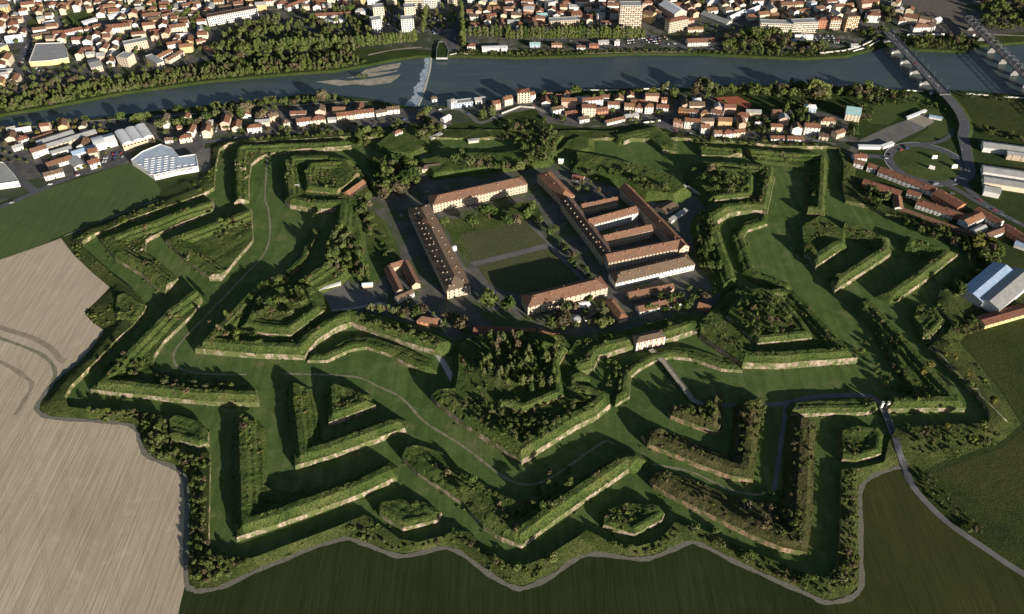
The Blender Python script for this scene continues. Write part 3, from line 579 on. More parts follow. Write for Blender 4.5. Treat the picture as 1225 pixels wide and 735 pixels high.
# ------------------------------------------------------------------ covered way and glacis all round
INNER = [(420, 163), (331, 168), (274, 171), (262, 178), (257, 200), (256, 224), (244, 231), (228, 237), (204, 245), (156, 262), (128, 275), (114, 279), (98, 289), (101, 297), (116, 311), (138, 331), (156, 344), (165, 352), (175, 365), (172, 372), (159, 389), (138, 407), (115, 431), (84, 462), (77, 474), (82, 487), (102, 489), (128, 490), (161, 491), (193, 497), (200, 515), (203, 535), (236, 543), (251, 541), (251, 559), (250, 600), (249, 648), (253, 657), (260, 664), (301, 668), (352, 649), (406, 629), (436, 616), (448, 622), (478, 645), (500, 649), (531, 641), (545, 634), (562, 637), (580, 655), (594, 666), (611, 676), (629, 676), (650, 668), (690, 643), (702, 634), (718, 642), (742, 652), (762, 654), (785, 648), (802, 632), (810, 621), (826, 627), (870, 648), (940, 676), (966, 687), (986, 691), (1000, 680), (1005, 655), (1006, 600), (1007, 562), (1030, 560), (1058, 553), (1063, 530), (1072, 512), (1131, 508), (1182, 506), (1185, 500), (1183, 491), (1169, 470), (1149, 453), (1126, 429), (1112, 414), (1134, 398), (1140, 384), (1120, 366), (1126, 345), (1160, 312), (1158, 298), (1120, 276), (1090, 262), (1060, 256), (1040, 246), (1012, 240), (1008, 220), (1010, 196), (1004, 178), (990, 175), (940, 175), (892, 170), (838, 167), (818, 165)]
OUTER = [(420, 156), (331, 162), (268, 168), (252, 178), (251, 203), (240, 208), (214, 215), (193, 228), (190, 239), (152, 254), (114, 269), (77, 285), (89, 305), (112, 327), (133, 345), (119, 358), (104, 373), (114, 387), (126, 395), (101, 428), (73, 452), (57, 471), (47, 487), (52, 495), (63, 498), (99, 501), (135, 503), (158, 506), (168, 518), (170, 532), (180, 545), (208, 556), (224, 570), (227, 600), (226, 690), (232, 703), (240, 705), (265, 700), (309, 680), (368, 656), (411, 642), (432, 646), (467, 660), (487, 662), (528, 653), (550, 658), (585, 683), (614, 700), (629, 700), (659, 687), (685, 668), (711, 660), (762, 666), (786, 662), (822, 647), (839, 649), (877, 668), (921, 688), (966, 708), (988, 718), (1014, 713), (1027, 700), (1027, 663), (1026, 600), (1028, 581), (1045, 566), (1075, 557), (1098, 566), (1130, 552), (1198, 528), (1222, 508), (1198, 470), (1172, 437), (1148, 410), (1165, 390), (1172, 370), (1150, 350), (1165, 325), (1172, 300), (1140, 276), (1100, 258), (1068, 248), (1036, 232), (1022, 220), (1024, 200), (1022, 192), (1004, 176), (985, 171), (940, 170), (892, 167), (838, 163), (818, 160)]
def glacis():
    zi = 4.2
    a = GP(OUTER, 0); b = GP(INNER, zi); a2, _ = densify(a, 7); b2, _ = densify(b, 4)
    loop = np.concatenate([a2, b2[::-1]])        # horseshoe closed at its two ends
    # drop the two joining densified stretches (first/last handled by loop closure)
    n = len(loop); mn, mx = loop.min(0), loop.max(0); s = 5.0
    gx, gy = np.meshgrid(np.arange(mn[0], mx[0], s), np.arange(mn[1], mx[1], s)); g = np.stack([gx.ravel(), gy.ravel()], 1); g += RNG.uniform(-1.5, 1.5, g.shape)
    g = g[inpoly(g, loop)]
    def dist(P, L):
        d = np.full(len(P), 1e4)
        for i in range(len(L)-1): d = np.minimum(d, segdist(P, L[i], L[i+1]))
        return d
    keep = (dist(g, a) > 2) & (dist(g, b) > 1.5); g = g[keep]
    P, F = cdt(np.concatenate([loop, g]), [(i, (i+1) % n) for i in range(n)])
    c = np.array([P[list(t)].mean(0) for t in F]); k = inpoly(c, loop); F = [t for t, q in zip(F, k) if q]
    def hz(P):
        da, db = dist(P, a), dist(P, b)
        t = da/(da+db+1e-6)
        z = zi*np.clip(t*1.25, 0, 1)**.9*.92+.4*smooth((t-.8)/.2)+1.5*smooth((db-5)/3)*smooth((t-.25)/.3)*(1-smooth((db-9)/10))
        trav = np.maximum(0, np.sin((P[:, 0]*.8+P[:, 1]*.6)*.115))**6*1.6*smooth((da-4)/6)*smooth((db-1)/3)   # traverses across the covered way
        z = z+trav+(wobble(P, .1)*.5+wobble(P, .33, 2)*.3)*smooth(np.minimum(da, db)/5)
        return np.where(da < .5, .06, z)
    z = hz(P); W = Work(); W.poly = loop; W.height = hz; W.zi = 4; W.zw = 5; W.tri = (P, F, z); W.c = np.zeros(2)
    o = struct('glacis', mesh('glacis', np.column_stack([P, z]), F, M['glacis'], smooth=True)); W.root = o
    V, FF = [], []
    zb = hz(b2)
    for i in range(len(b2)-1):
        k = len(V); V += [(*b2[i], zb[i]), (*b2[i+1], zb[i+1]), (*b2[i+1], -.3), (*b2[i], -.3)]; FF.append((k, k+1, k+2, k+3))
    ob('counterscarp_wall', mesh('counterscarp_wall', V, FF, M['brick3']), o)
    WORKS.append(W); return W
GL = glacis()
sheet('moat_lawn', OUTER, M['moat'], .028, lift=False)
from mathutils.bvhtree import BVHTree
def top_tree():
    V, F, k = [], [], 0
    for W in WORKS:
        P, f, z = W.tri; V += [(x, y, h) for (x, y), h in zip(P, z)]; F += [tuple(i+k for i in t) for t in f]; k += len(P)
    return BVHTree.FromPolygons(V, F)
TOPS = top_tree()
def ground_at(px, py):
    """place of what a survey point meets on the earthworks or the plain"""
    g = Vector(G(px, py, 0)); o = Vector((0, 0, H)); h = TOPS.ray_cast(o, (g-o).normalized())[0]
    return (h.x, h.y, h.z) if h is not None and h.z > -.2 else tuple(g)

def drape(name, px, width, mat, up=.18):
    """a lane that climbs over the glacis"""
    c = smooth_line(px, 8); P = np.array([ground_at(*q) for q in c]); t = np.gradient(P[:, :2], axis=0); t /= np.hypot(*t.T)[:, None]; n = np.stack([-t[:, 1], t[:, 0]], 1)
    def zz(x, y):
        h = TOPS.ray_cast(Vector((x, y, 60)), Vector((0, 0, -1)))[0]; return (h.z if h is not None else 0)+up
    V, F = [], []
    for p, k in zip(P, n):
        for s in (-.5, 0, .5): x, y = p[:2]+k*width*s; V.append((x, y, zz(x, y)))
    for i in range(len(P)-1): F += [(3*i, 3*i+1, 3*i+4, 3*i+3), (3*i+1, 3*i+2, 3*i+5, 3*i+4)]
    return struct(name, mesh(name, V, F, mat))
drape('lane', [(1071, 524), (1075, 538), (1081, 556), (1092, 582)], 5, M['road'], .35)
drape('path', [(1100, 396), (1120, 418), (1150, 452), (1185, 485), (1205, 505)], 1.6, M['trail'])
ribbon('road_marking', [(1146, 131), (1152, 143), (1153.5, 152)], .4, M['paint'], 0, zs=[5.3, 3.6, 2.5])
for q in ([(1158, 196), (1160, 206)], [(1157, 182), (1158, 190)], [(1180, 247), (1186, 250.2)], [(1196, 255.5), (1203, 259)], [(1212, 263.5), (1219, 267)]): ribbon('road_marking', q, .4, M['paint'], .5)
# ------------------------------------------------------------------ buildings
ORD = ['', 'second ', 'third ', 'fourth ', 'fifth ', 'sixth ', 'seventh ', 'eighth ', 'ninth ', 'tenth ', 'eleventh ', 'twelfth ', 'thirteenth ', 'fourteenth ', 'fifteenth ', 'sixteenth ', 'seventeenth ', 'eighteenth ', 'nineteenth ']
def ordinal(k):
    if k == 0: return 'first '
    if k < 19: return ORD[k]
    t, u = divmod(k+1, 10); T = {2: 'twenti', 3: 'thirti', 4: 'forti', 5: 'fifti', 6: 'sixti', 7: 'seventi', 8: 'eighti', 9: 'nineti'}[t] if t < 10 else 'hundred-and-some'
    if u == 0: return T+'eth '
    return T[:-1]+'y-'+['', 'first', 'second', 'third', 'fourth', 'fifth', 'sixth', 'seventh', 'eighth', 'ninth'][u]+' '
LM = [('the weir', 504, 95), ('the road bridge', 1098, 75), ('the railway bridge', 1190, 62), ('the roundabout', 1108, 196), ('the clay court', 878, 121), ('the factory', 200, 198),
      ('the barrel-roofed hall', 166, 168), ('the football ground', 120, 20), ('the supermarket', 60, 70), ('the zigzag towers', 490, 28), ('the tower block', 752, 20), ('the cream block', 811, 30),
      ('the balcony block', 942, 32), ('the ochre tower', 1017, 28), ('the white apartment slab', 280, 22), ('the tall riverside house', 627, 118), ('the teal-roofed church', 1020, 137), ('the triangular car park', 1058, 165),
      ('the red-roofed villa', 885, 145), ('the brick gatehouse', 430, 232), ('the main gate', 776, 413), ('the U-shaped quarters', 480, 328), ('the parade ground', 605, 290), ('the courtyard barracks', 755, 260),
      ('the yard lawn', 640, 255), ('the boathouse', 564, 57), ('the red-roofed school', 400, 28), ('the weir pier', 528, 66), ('the riverside hall', 838, 52), ('the guardhouse mound', 478, 163),
      ('the gate posts', 1058, 488), ('the blue hall', 1180, 340), ('the red-roofed row', 1120, 250), ('the poplar promenade', 680, 45), ('the inner grove', 620, 440), ('the walled cavalier', 920, 380)]
LMW = [(n, np.array(G(x, y)[:2])) for n, x, y in LM]
PENDING = {}
def label_later(o, cat, desc, noun, p, group=None, skip=None):
    d = [(float(np.hypot(*(np.array(p[:2])-q))), n) for n, q in LMW]
    d.sort(); k = 0
    if d[0][0] < 9: k = 1            # the landmark itself
    PENDING.setdefault((cat, d[k][1]), []).append((d[k][0], o, desc, noun, group))
def flush_labels():
    for (cat, lm), L in PENDING.items():
        L.sort(key=lambda t: t[0])
        for i, (_, o, desc, noun, group) in enumerate(L):
            props(o, f'{desc}, {ordinal(i)}{noun} outward from {lm}', cat, group)
def box(x0, x1, y0, y1, z0, z1, V, F, bottom=False):
    k = len(V); V += [(x0, y0, z0), (x1, y0, z0), (x1, y1, z0), (x0, y1, z0), (x0, y0, z1), (x1, y0, z1), (x1, y1, z1), (x0, y1, z1)]
    F += [(k, k+1, k+5, k+4), (k+1, k+2, k+6, k+5), (k+2, k+3, k+7, k+6), (k+3, k, k+4, k+7), (k+4, k+5, k+6, k+7)]
    if bottom: F.append((k+3, k+2, k+1, k))
def boxmesh(name, bs, mat):
    V, F = [], []
    for b in bs: box(*b, V, F, True)
    return mesh(name, V, F, mat)
WIN = boxmesh('window', [(-.55, .55, -.06, .06, -.85, .85)], M['glass'])
WINL = boxmesh('window_large', [(-.9, .9, -.06, .06, -.95, .95)], M['glass'])
DOOR = boxmesh('door', [(-.8, .8, -.06, .06, 0, 2.4)], M['r_dark'])
BALC = boxmesh('balcony', [(-1.9, 1.9, -1.1, 0, 0, .15), (-1.9, 1.9, -1.15, -1.05, .15, 1.05)], M['trim'])
CHIM = boxmesh('chimney', [(-.45, .45, -.35, .35, -1.4, 1.1), (-.55, .55, -.45, .45, 1.1, 1.25)], M['w_brick'])
DORM = mesh('dormer', [(-.75, -1.1, -.6), (.75, -1.1, -.6), (.75, -1.1, .7), (-.75, -1.1, .7), (0, -1.1, 1.25), (-.75, .9, .7), (.75, .9, .7), (0, 1.3, 1.25), (-.75, .9, -.6), (.75, .9, -.6)],
            [(0, 1, 2, 3), (3, 2, 4), (0, 3, 5, 8), (1, 9, 6, 2), (3, 4, 7, 5), (2, 6, 7, 4)], [M['dorm'], M['r_old']], [0, 0, 0, 0, 1, 1])
def roof_mesh(L, D, e, rise, kind, mat, ov=.55, th=.25):
    a, b = L/2+ov, D/2+ov; ez = e-rise*ov/(D/2)
    if kind == 'flat':
        V, F = [], []; t = .35
        box(-L/2, L/2, -D/2, D/2, e, e+.2, V, F)
        for q in ((-L/2-.15, L/2+.15, -D/2-.15, -D/2+t), (-L/2-.15, L/2+.15, D/2-t, D/2+.15), (-L/2-.15, -L/2+t, -D/2+t, D/2-t), (L/2-t, L/2+.15, -D/2+t, D/2-t)): box(*q, e-.1, e+.75, V, F)
        return mesh('roof', V, F, mat)
    r = e+rise
    if kind == 'shed':
        V = [(-a, -b, e-.2), (a, -b, e-.2), (a, b, r), (-a, b, r)]; F = [(0, 1, 2, 3)]
    elif kind == 'hip':
        i = min(D/2, L*.42); V = [(-a, -b, ez), (a, -b, ez), (a, b, ez), (-a, b, ez), (-L/2+i, 0, r), (L/2-i, 0, r)]
        F = [(0, 1, 5, 4), (1, 2, 5), (2, 3, 4, 5), (3, 0, 4)]
    elif kind == 'barrel':
        n = 8; V = []; F = []
        for k in range(n+1):
            t = math.pi*k/n; y = -math.cos(t)*b; z = ez+math.sin(t)*rise
            V += [(-a, y, z), (a, y, z)]
        for k in range(n): F.append((2*k, 2*k+1, 2*k+3, 2*k+2))
        F += [tuple(2*k for k in range(n+1))[::-1], tuple(2*k+1 for k in range(n+1))]
        return mesh('roof', V, F, mat)
    else:
        V = [(-a, -b, ez), (a, -b, ez), (a, b, ez), (-a, b, ez), (-a, 0, r), (a, 0, r)]; F = [(0, 1, 5, 4), (2, 3, 4, 5)]
    # thickness
    n = len(V); V2 = V+[(x, y, z-th) for x, y, z in V]; F2 = list(F)
    from collections import Counter
    ed = Counter(); 
    for f in F:
        for i in range(len(f)): ed[tuple(sorted((f[i], f[(i+1) % len(f)])))] += 1
    for f in F:
        F2.append(tuple(n+i for i in f[::-1]))
        for i in range(len(f)):
            p, q = f[i], f[(i+1) % len(f)]
            if ed[tuple(sorted((p, q)))] == 1: F2.append((q, p, n+p, n+q))
    return mesh('roof', V2, F2, mat)
DIM = {}
FOOT = []          # footprints, kept clear of trees and infill
def wall_mesh(L, D, e, rise, kind, mat):
    V, F = [], []; box(-L/2, L/2, -D/2, D/2, -.3, e, V, F); F.pop()
    if kind == 'gable':
        k = len(V); V += [(-L/2, 0, e+rise-.28), (L/2, 0, e+rise-.28)]; F += [(7, 4, k), (5, 6, k+1)]
    if kind == 'shed':
        k = len(V); V += [(-L/2, D/2, e+rise-.28), (L/2, D/2, e+rise-.28)]; F += [(7, 4, k), (5, 6, k+1), (6, 7, k, k+1)]
    return mesh('walls', V, F, mat)
def building(c, rz, L, D, e, rise, kind, wall, roof, name='house', cat='house', desc=None, noun=None, label=None, group=None, win=0, chim=0, storeys=None, sides='f', balc=0, door=True, z=0.0):
    root = ob(name, None, None, (c[0], c[1], z), rz)
    ob('walls', wall_mesh(L, D, e, rise, kind, M['w_'+wall] if 'w_'+wall in M else M[wall]), root)
    rf = ob('roof', roof_mesh(L, D, e, rise, kind, M[roof]), root)
    FOOT.append((c[0], c[1], rz, L/2+1.5, D/2+1.5)); DIM[root] = (L, D)
    def spots(n, Lx): return [(-Lx/2+Lx*(i+.5)/n) for i in range(n)]
    if win:
        ns = storeys or max(1, int(round(e/3.4))); cols = max(1, min(int(L/win), 100//max(1, ns*(2 if len(sides) > 1 else 1))))
        for s in range(ns):
            zz = e*(s+.55)/ns
            for x in spots(cols, L):
                if door and s == 0 and abs(x) < L/cols/2: ob('door', DOOR, root, (x, -D/2-.03, 0)); continue
                ob('window', WIN if e < 14 else WINL, root, (x, -D/2-.03, zz))
                if balc and s and (int((x+L)*10)+s) % balc == 0: ob('balcony', BALC, root, (x, -D/2-.02, zz-1.3))
            if 'r' in sides:
                for y in spots(max(1, int(D/win)), D): ob('window', WIN, root, (L/2+.03, y, zz), R(90))
            if 'l' in sides:
                for y in spots(max(1, int(D/win)), D): ob('window', WIN, root, (-L/2-.03, y, zz), R(90))
    for i in range(chim):
        x = -L/2+L*(i+.5)/chim+random.uniform(-.8, .8)
        y = D*.16*random.choice((-1, 1)) if kind != 'flat' else random.uniform(-D/4, D/4)
        ob('chimney', CHIM, rf, (x, y, e+(rise*.68 if kind != 'flat' else .8)))
    if label: props(root, label, cat, group)
    else: label_later(root, cat, desc or f'{wall} house', noun or 'house', c, group)
    return root
def front(p1, p2, depth, e, rise=2.2, kind='gable', wall='white', roof='r_red', z=0.0, **k):
    a, b = np.array(G(*p1, z)[:2]), np.array(G(*p2, z)[:2]); d = b-a; L = float(np.hypot(*d)); u = d/L; n = np.array([-u[1], u[0]])
    c = (a+b)/2+n*depth/2
    return building(c, math.atan2(u[1], u[0]), L, depth, e, rise, kind, wall, roof, z=z, **k)
def ridge(p1, p2, zr, width, e, kind='gable', wall='tan', roof='r_brown', ext=0.0, **k):
    a, b = np.array(G(*p1, zr)[:2]), np.array(G(*p2, zr)[:2]); d = b-a; u = d/np.hypot(*d)
    if u[0] < 0: a, b, u = b, a, -u
    # keep the local front (-y) towards the camera
    L = float(np.hypot(*d))+2*ext; c = (a+b)/2
    return building(c, math.atan2(u[1], u[0]), L, width, e, zr-e, kind, wall, roof, **k)
RN = {'r_red': 'red', 'r_orange': 'orange', 'r_brown': 'brown', 'r_old': 'old brown', 'r_dark': 'dark', 'r_grey': 'grey', 'r_white': 'white', 'r_teal': 'teal', 'r_blue': 'blue', 'r_saw': 'ribbed', 'conc': 'concrete'}
SHP = {'gable': 'gable', 'hip': 'hipped', 'flat': 'flat', 'shed': 'lean-to', 'barrel': 'barrel'}
def hs(p1, p2, depth, e, wall='white', roof='r_red', kind='gable', rise=None, win=4.0, chim=1, noun='house', name='house', cat='house', group='houses of the riverside suburb', **k):
    rise = rise if rise is not None else (0 if kind == 'flat' else min(3.2, depth*.24))
    sz = 'tall ' if e > 8.5 else ('low ' if e < 4 else '')
    r = RN[roof]
    return front(p1, p2, depth, e, rise, kind, wall, roof, win=win if e > 3.5 else 0, chim=chim if kind != 'flat' else 0, name=name, cat=cat, desc=f'{sz}{wall} {noun} with {r} {SHP[kind]} roof', noun=noun, group=group, sides='fr', **k)
# ---- barracks of the citadel
gb = 'barracks of the citadel'
def bk(r, label, dorm=None):
    props(r, label, 'barracks', gb); r.name = 'barracks'; return r
kb = dict(name='barracks', cat='barracks', group=gb)
n_b = front((518.8, 255), (630.6, 230), 17, 11, 4.5, 'hip', 'buff', 'r_brown', label='long tan-fronted barracks along the tree side of the parade ground', win=3.4, storeys=3, chim=5, sides='f', **kb)
w_b = ridge((503, 247), (545, 332), 16.5, 23, 11, 'hip', 'buff', 'r_old', ext=9, label='long dormered barracks with a bright gable front at its near end', win=4.2, storeys=3, sides='flr', chim=3, **kb)
L_w = w_b.children[1]
def dormers(root, e, rise, side, rows, n, mat=None):
    L, D = DIM[root]; rf = [c for c in root.children if c.name.startswith('roof')][0]
    for r_ in range(rows):
        t = (r_+1)/(rows+1.2)
        for i in range(n):
            if random.random() < .12: continue
            x = -L/2+L*(i+.5+.25*(r_ % 2)+random.uniform(-.14, .14))/n; y = side*D/2*(1-t); z = e+rise*t
            ob('dormer', DORM, rf, (x, y, z+.25), 0 if side < 0 else math.pi).scale = (random.uniform(.55, .85), .7, random.uniform(.55, .8))
# the ridge building's local -y side faces the road in shade; its +y side the parade ground
dormers(w_b, 11, 5, -1, 2, 15)
ew = ridge((679.7, 237), (727, 298), 16, 14, 11.5, 'gable', 'tan', 'r_dark', ext=3, label='shaded dormered street wing of the courtyard barracks', win=4, storeys=3, sides='fr', chim=3, **kb)
dormers(w_b, 11, 5, 1, 1, 12)
dormers(ew, 11.5, 4.5, -1, 1, 13)
ridge((748.3, 219.8), (819, 292), 16, 11, 12, 'gable', 'buff', 'r_brown', ext=1, label='narrow outer wing of the courtyard barracks with a sunlit ridge', win=4, storeys=3, sides='r', chim=4, **kb)
ridge((731, 303), (811, 287), 16, 15, 11.5, 'gable', 'buff', 'r_brown', ext=5, label='broad end wing closing the courtyard barracks', win=3.6, storeys=3, chim=6, **kb)
ridge((696, 244), (738, 235.5), 12, 8, 9, 'gable', 'tan', 'r_brown', label='lowest cross wing of the courtyard barracks, farthest from the gate', win=4, storeys=2, chim=4, **kb)
ridge((704, 262), (761, 246.5), 15.5, 11, 11.5, 'gable', 'white', 'r_brown', label='middle cross wing of the courtyard barracks with a white upper storey', win=3.2, storeys=3, chim=3, **kb)
ridge((722, 281.5), (779, 268.5), 14, 9.5, 10.5, 'gable', 'tan', 'r_brown', label='short cross wing standing free between two barracks courts', win=3.6, storeys=2, chim=5, **kb)
ridge((652.5, 205), (677.5, 230), 14.5, 16, 10, 'hip', 'tan', 'r_orange', ext=4, label='orange-roofed barracks beyond the courtyard barracks street', win=4, storeys=3, sides='fr', chim=3, **kb)
front((736, 346), (830, 323.5), 16, 8, 4.8, 'hip', 'white', 'r_old', label='long low barracks with grey-brown hipped roof and white front', win=3.6, storeys=2, chim=8, **kb)
front((631.5, 378), (726, 354), 17, 11, 4.8, 'hip', 'buff', 'r_brown', label='brown-roofed barracks at the gate end of the parade ground', win=3.6, storeys=3, chim=5, sides='fr', **kb)
ks = dict(cat='outbuilding', group='outbuildings of the citadel', name='outbuilding')
front((753, 360), (806, 349), 9, 4.5, 2.4, 'gable', 'tan', 'r_brown', label='low brown-roofed store directly below the white-fronted barracks', win=5, chim=2, **ks)
front((765, 378), (815, 366), 10, 5, 2.6, 'gable', 'white', 'r_brown', label='white-walled store half hidden by a row of bushy trees', win=5, chim=1, **ks)
ridge((730, 358), (745, 377), 7.5, 9, 5.2, 'hip', 'pink', 'r_orange', ext=2, label='orange hip-roofed lodge at the corner of the brown-roofed barracks', win=4, **ks)
front((834, 371), (848, 375), 8, 3.5, 3, 'gable', 'brick', 'r_orange', label='tiny steep orange-roofed shed beside the bastion ramp', **ks)
ridge((464, 318), (477.5, 345), 8.5, 8, 5.5, 'gable', 'tan', 'r_brown', ext=1, label='outer arm of the U-shaped quarters', win=4, **ks)
ridge((484.5, 311.5), (497, 337), 8.5, 8, 5.5, 'gable', 'tan', 'r_brown', ext=1, label='street-side arm of the U-shaped quarters', win=4, **ks)
ridge((467, 315.5), (482, 311), 8.2, 7, 5.5, 'gable', 'tan', 'r_brown', label='short link joining the arms of the U-shaped quarters', **ks)
front((476, 364), (496, 355), 7, 5, 1.8, 'gable', 'white', 'r_old', label='white end house closing the U-shaped quarters', win=4, **ks)
front((499, 388), (522, 392), 8, 4.5, 2.6, 'hip', 'orange', 'r_orange', label='small orange house tucked behind the long curtain rampart', win=4, **ks)
front((379, 352), (408, 341.5), 3, 3.4, 0.6, 'gable', 'cream', 'r_grey', label='long pale wall-like shed on the concrete yard corner', **ks)
front((434, 345), (446, 344), 5, 3, 1.2, 'gable', 'pink', 'r_white', label='little pink-and-white hut beside the U-shaped quarters', **ks)
ridge((413.5, 229.5), (434, 215), 9.5, 8, 7, 'gable', 'brick', 'r_orange', label='pale-roofed upper range of the brick gatehouse', **ks)
front((421, 241), (441, 228.5), 5, 5.5, 1.2, 'shed', 'orange', 'r_dark', label='orange arcaded front range of the brick gatehouse', win=4, **ks)
front((352, 230), (358.5, 229.5), 6, 6, 1.8, 'gable', 'white', 'r_grey', label='small white house among trees on the gatehouse bastion', z=0, win=3, **ks)
front((505, 207), (530, 204), 9, 5, 2.2, 'hip', 'stone', 'r_dark', label='ruined dark-roofed building with pale wall by the yard trees', win=4, **ks)
front((684, 216.5), (697, 219), 8, 4, 2, 'gable', 'white', 'r_red', label='small red-roofed hut behind the orange-roofed barracks', **ks)
front((668, 196), (673.5, 196.5), 5, 4, 1.4, 'gable', 'white', 'r_white', label='bright white cube hut on the lawn behind the barracks', **ks)
front((797, 258), (811, 250), 15, 3.5, 2, 'gable', 'stone', 'r_old', label='long shed beside the drill yard', **ks)
front((803, 268), (822, 255), 4, 3.6, .6, 'shed', 'white', 'r_grey', label='slanted white-walled shelter at the drill yard corner', **ks)
front((808, 233.5), (821, 226), 3, 3.4, .5, 'shed', 'white', 'r_grey', label='short white wall shelter at the far corner of the drill yard', **ks)
ridge((567, 392), (640, 395), 6, 9, 3.8, 'gable', 'brick', 'r_red', label='long low dark-red roofed stable block before the cavalier grove', chim=2, **ks)
ridge((646, 395), (664, 400), 6.5, 9, 4, 'hip', 'pink', 'r_orange', ext=2, label='short orange end of the stable block', **ks)
front((694, 369.5), (706, 367), 6, 3, 1.2, 'gable', 'white', 'r_white', label='small white tin shed in the garden by the brown-roofed barracks', **ks)
front((700, 385), (715, 381.5), 5, 3, 1.2, 'gable', 'white', 'r_old', label='narrow white shed in the lower garden near the gate road', **ks)
ridge((508, 262), (516, 270), 17, 12, 11.5, 'gable', 'cream', 'r_orange', ext=2, label='short crosswise wing at the far end of the dormered barracks', win=4, storeys=3, **kb)
front((500, 262), (510, 257), 10, 6, 2.4, 'gable', 'stone', 'r_old', label='broken-roofed annex behind the dormered barracks', win=5, **ks)
# round tank, conical huts
def cyl_thing(name, px, r, h, mat, label, cat, cone=0.0, capmat=None):
    p = G(*px); root = ob(name, None, None, p); n = 20; V = []; F = []
    for i in range(n): a = 2*math.pi*i/n; V += [(r*math.cos(a), r*math.sin(a), -.2), (r*math.cos(a), r*math.sin(a), h)]
    for i in range(n): j = (i+1) % n; F.append((2*i, 2*j, 2*j+1, 2*i+1))
    ob('drum', mesh('drum', V, F, M[mat]), root)
    V = [(0, 0, h+cone)]+[(r*1.06*math.cos(2*math.pi*i/n), r*1.06*math.sin(2*math.pi*i/n), h) for i in range(n)]
    ob('cap', mesh('cap', V, [(0, 1+i, 1+(i+1) % n) for i in range(n)], M[capmat or mat]), root)
    return props(root, label, cat)
cyl_thing('water_tank', (543.5, 299), 2.6, 4, 'r_white', 'round white tank beside the dormered barracks road', 'tank', .8)
cyl_thing('round_hut', (688, 384), 5, 3, 'w_stone', 'round stone hut with conical roof in the lower garden', 'hut', 2, 'r_grey')
# main gate
g = front((760, 421.5), (794, 414), 9, 12, 1.8, 'hip', 'pink', 'r_old', label='pale pink main gate facade with pilasters above the moat bridge', cat='gate', name='main_gate', win=5, storeys=2, z=0)
for i in range(6):
    x = -13+i*5.2; ob('pilaster', boxmesh('pilaster', [(-.5, .5, -5.0, -4.5, 0, 11.6)], M['trim']), g, (x, 0, 0))
ob('gateway', boxmesh('gateway', [(-1.9, 1.9, -4.62, -4.54, 0, 5.4)], M['r_dark']), g, (.4, 0, 0))
for i, (x, y) in enumerate(((1053.5, 489), (1060.5, 489))):
    p = ground_at(x, y); r_ = ob('gate_post', None, None, (p[0], p[1], 0))
    z = 7.5
    ob('shaft', boxmesh('shaft', [(-.8, .8, -.8, .8, 0, z)], M['trim']), r_); ob('cap', boxmesh('cap', [(-1.05, 1.05, -1.05, 1.05, z, z+.5)], M['conc']), r_)
    props(r_, ['white gate post on the hedge-topped counterguard side of the lane', 'white gate post on the straight-crested counterguard side of the lane'][i], 'gate post', 'twin gate posts of the lane')
# bridge of the main gate over the tenaille, footbridge walls
def raised_way(name, px, wd, z0, z1, mat, label, cat, piers=5):
    n = len(px); zs = np.linspace(z0, z1, n); p = np.array([G(x, y, z)[:2] for (x, y), z in zip(px, zs)])
    t = np.gradient(p, axis=0); t /= np.hypot(*t.T)[:, None]; nn = np.stack([-t[:, 1], t[:, 0]], 1); c = p.mean(0); root = props(ob(name, None, None, (*c, 0)), label, cat)
    a, b = p+nn*wd/2-c, p-nn*wd/2-c; V = []; F = []
    for i in range(n): V += [(*a[i], zs[i]), (*b[i], zs[i]), (*a[i], zs[i]-.7), (*b[i], zs[i]-.7)]
    for i in range(n-1): k = 4*i; F += [(k, k+1, k+5, k+4), (k+1, k+3, k+7, k+5), (k+2, k, k+4, k+6), (k+3, k+2, k+6, k+7)]
    ob('deck', mesh('deck', V, F, M[mat]), root)
    for s in (a, b):
        V = []; F = []; q = s*1.0
        for i in range(n): o = nn[i]*(.15); V += [(*(q[i]-o), zs[i]), (*(q[i]+o), zs[i]), (*(q[i]-o), zs[i]+.5), (*(q[i]+o), zs[i]+.5)]
        for i in range(n-1): k = 4*i; F += [(k, k+4, k+6, k+2), (k+1, k+3, k+7, k+5), (k+2, k+6, k+7, k+3)]
        ob('parapet', mesh('parapet', V, F, M['conc' if zs[0] < 3 else 'dust']), root)
    for i in range(piers):
        f = (i+.5)/piers*(n-1); k = int(f); q = p[k]*(1-f+k)+p[min(n-1, k+1)]*(f-k)-c; z = np.interp(f, range(n), zs)-.7; ang = math.atan2(*t[k][::-1])
        ob('pier', boxmesh('pier', [(-.8, .8, -wd*.42, wd*.42, -.5, z)], M['brick']), root, (*q, 0), ang)
    return root
raised_way('moat_bridge', [(778, 418), (795, 434), (811, 455), (829, 479), (842, 485)], 4.6, 4.5, .5, 'dust', 'slim pale moat bridge running out from the main gate', 'bridge', 6)
raised_way('lane_bridge', [(1056, 488), (1063, 504), (1071, 525)], 5, 1.6, 1.2, 'road', 'short lane bridge just outside the twin gate posts', 'bridge', 3)
def wall_thing(px, h, th, mat, label, z=0.0):
    p = GP(px, z); c = p.mean(0); root = props(ob('wall', None, None, (*c, z)), label, 'wall'); V, F = [], []
    for i in range(len(p)-1):
        d = p[i+1]-p[i]; L = np.hypot(*d); n = np.array([-d[1], d[0]])/L*th/2; k = len(V)
        q = [p[i]-n-c, p[i+1]-n-c, p[i+1]+n-c, p[i]+n-c]
        V += [(*a, -.3) for a in q]+[(*a, h) for a in q]; F += [(k, k+1, k+5, k+4), (k+1, k+2, k+6, k+5), (k+2, k+3, k+7, k+6), (k+3, k, k+4, k+7), (k+4, k+5, k+6, k+7)]
    ob('masonry', mesh('masonry', V, F, M[mat]), root); return root
wall_thing([(823, 226), (852, 245)], 3.4, 2.2, 'conc', 'broad grey wall between drill yard and tree-covered mound')
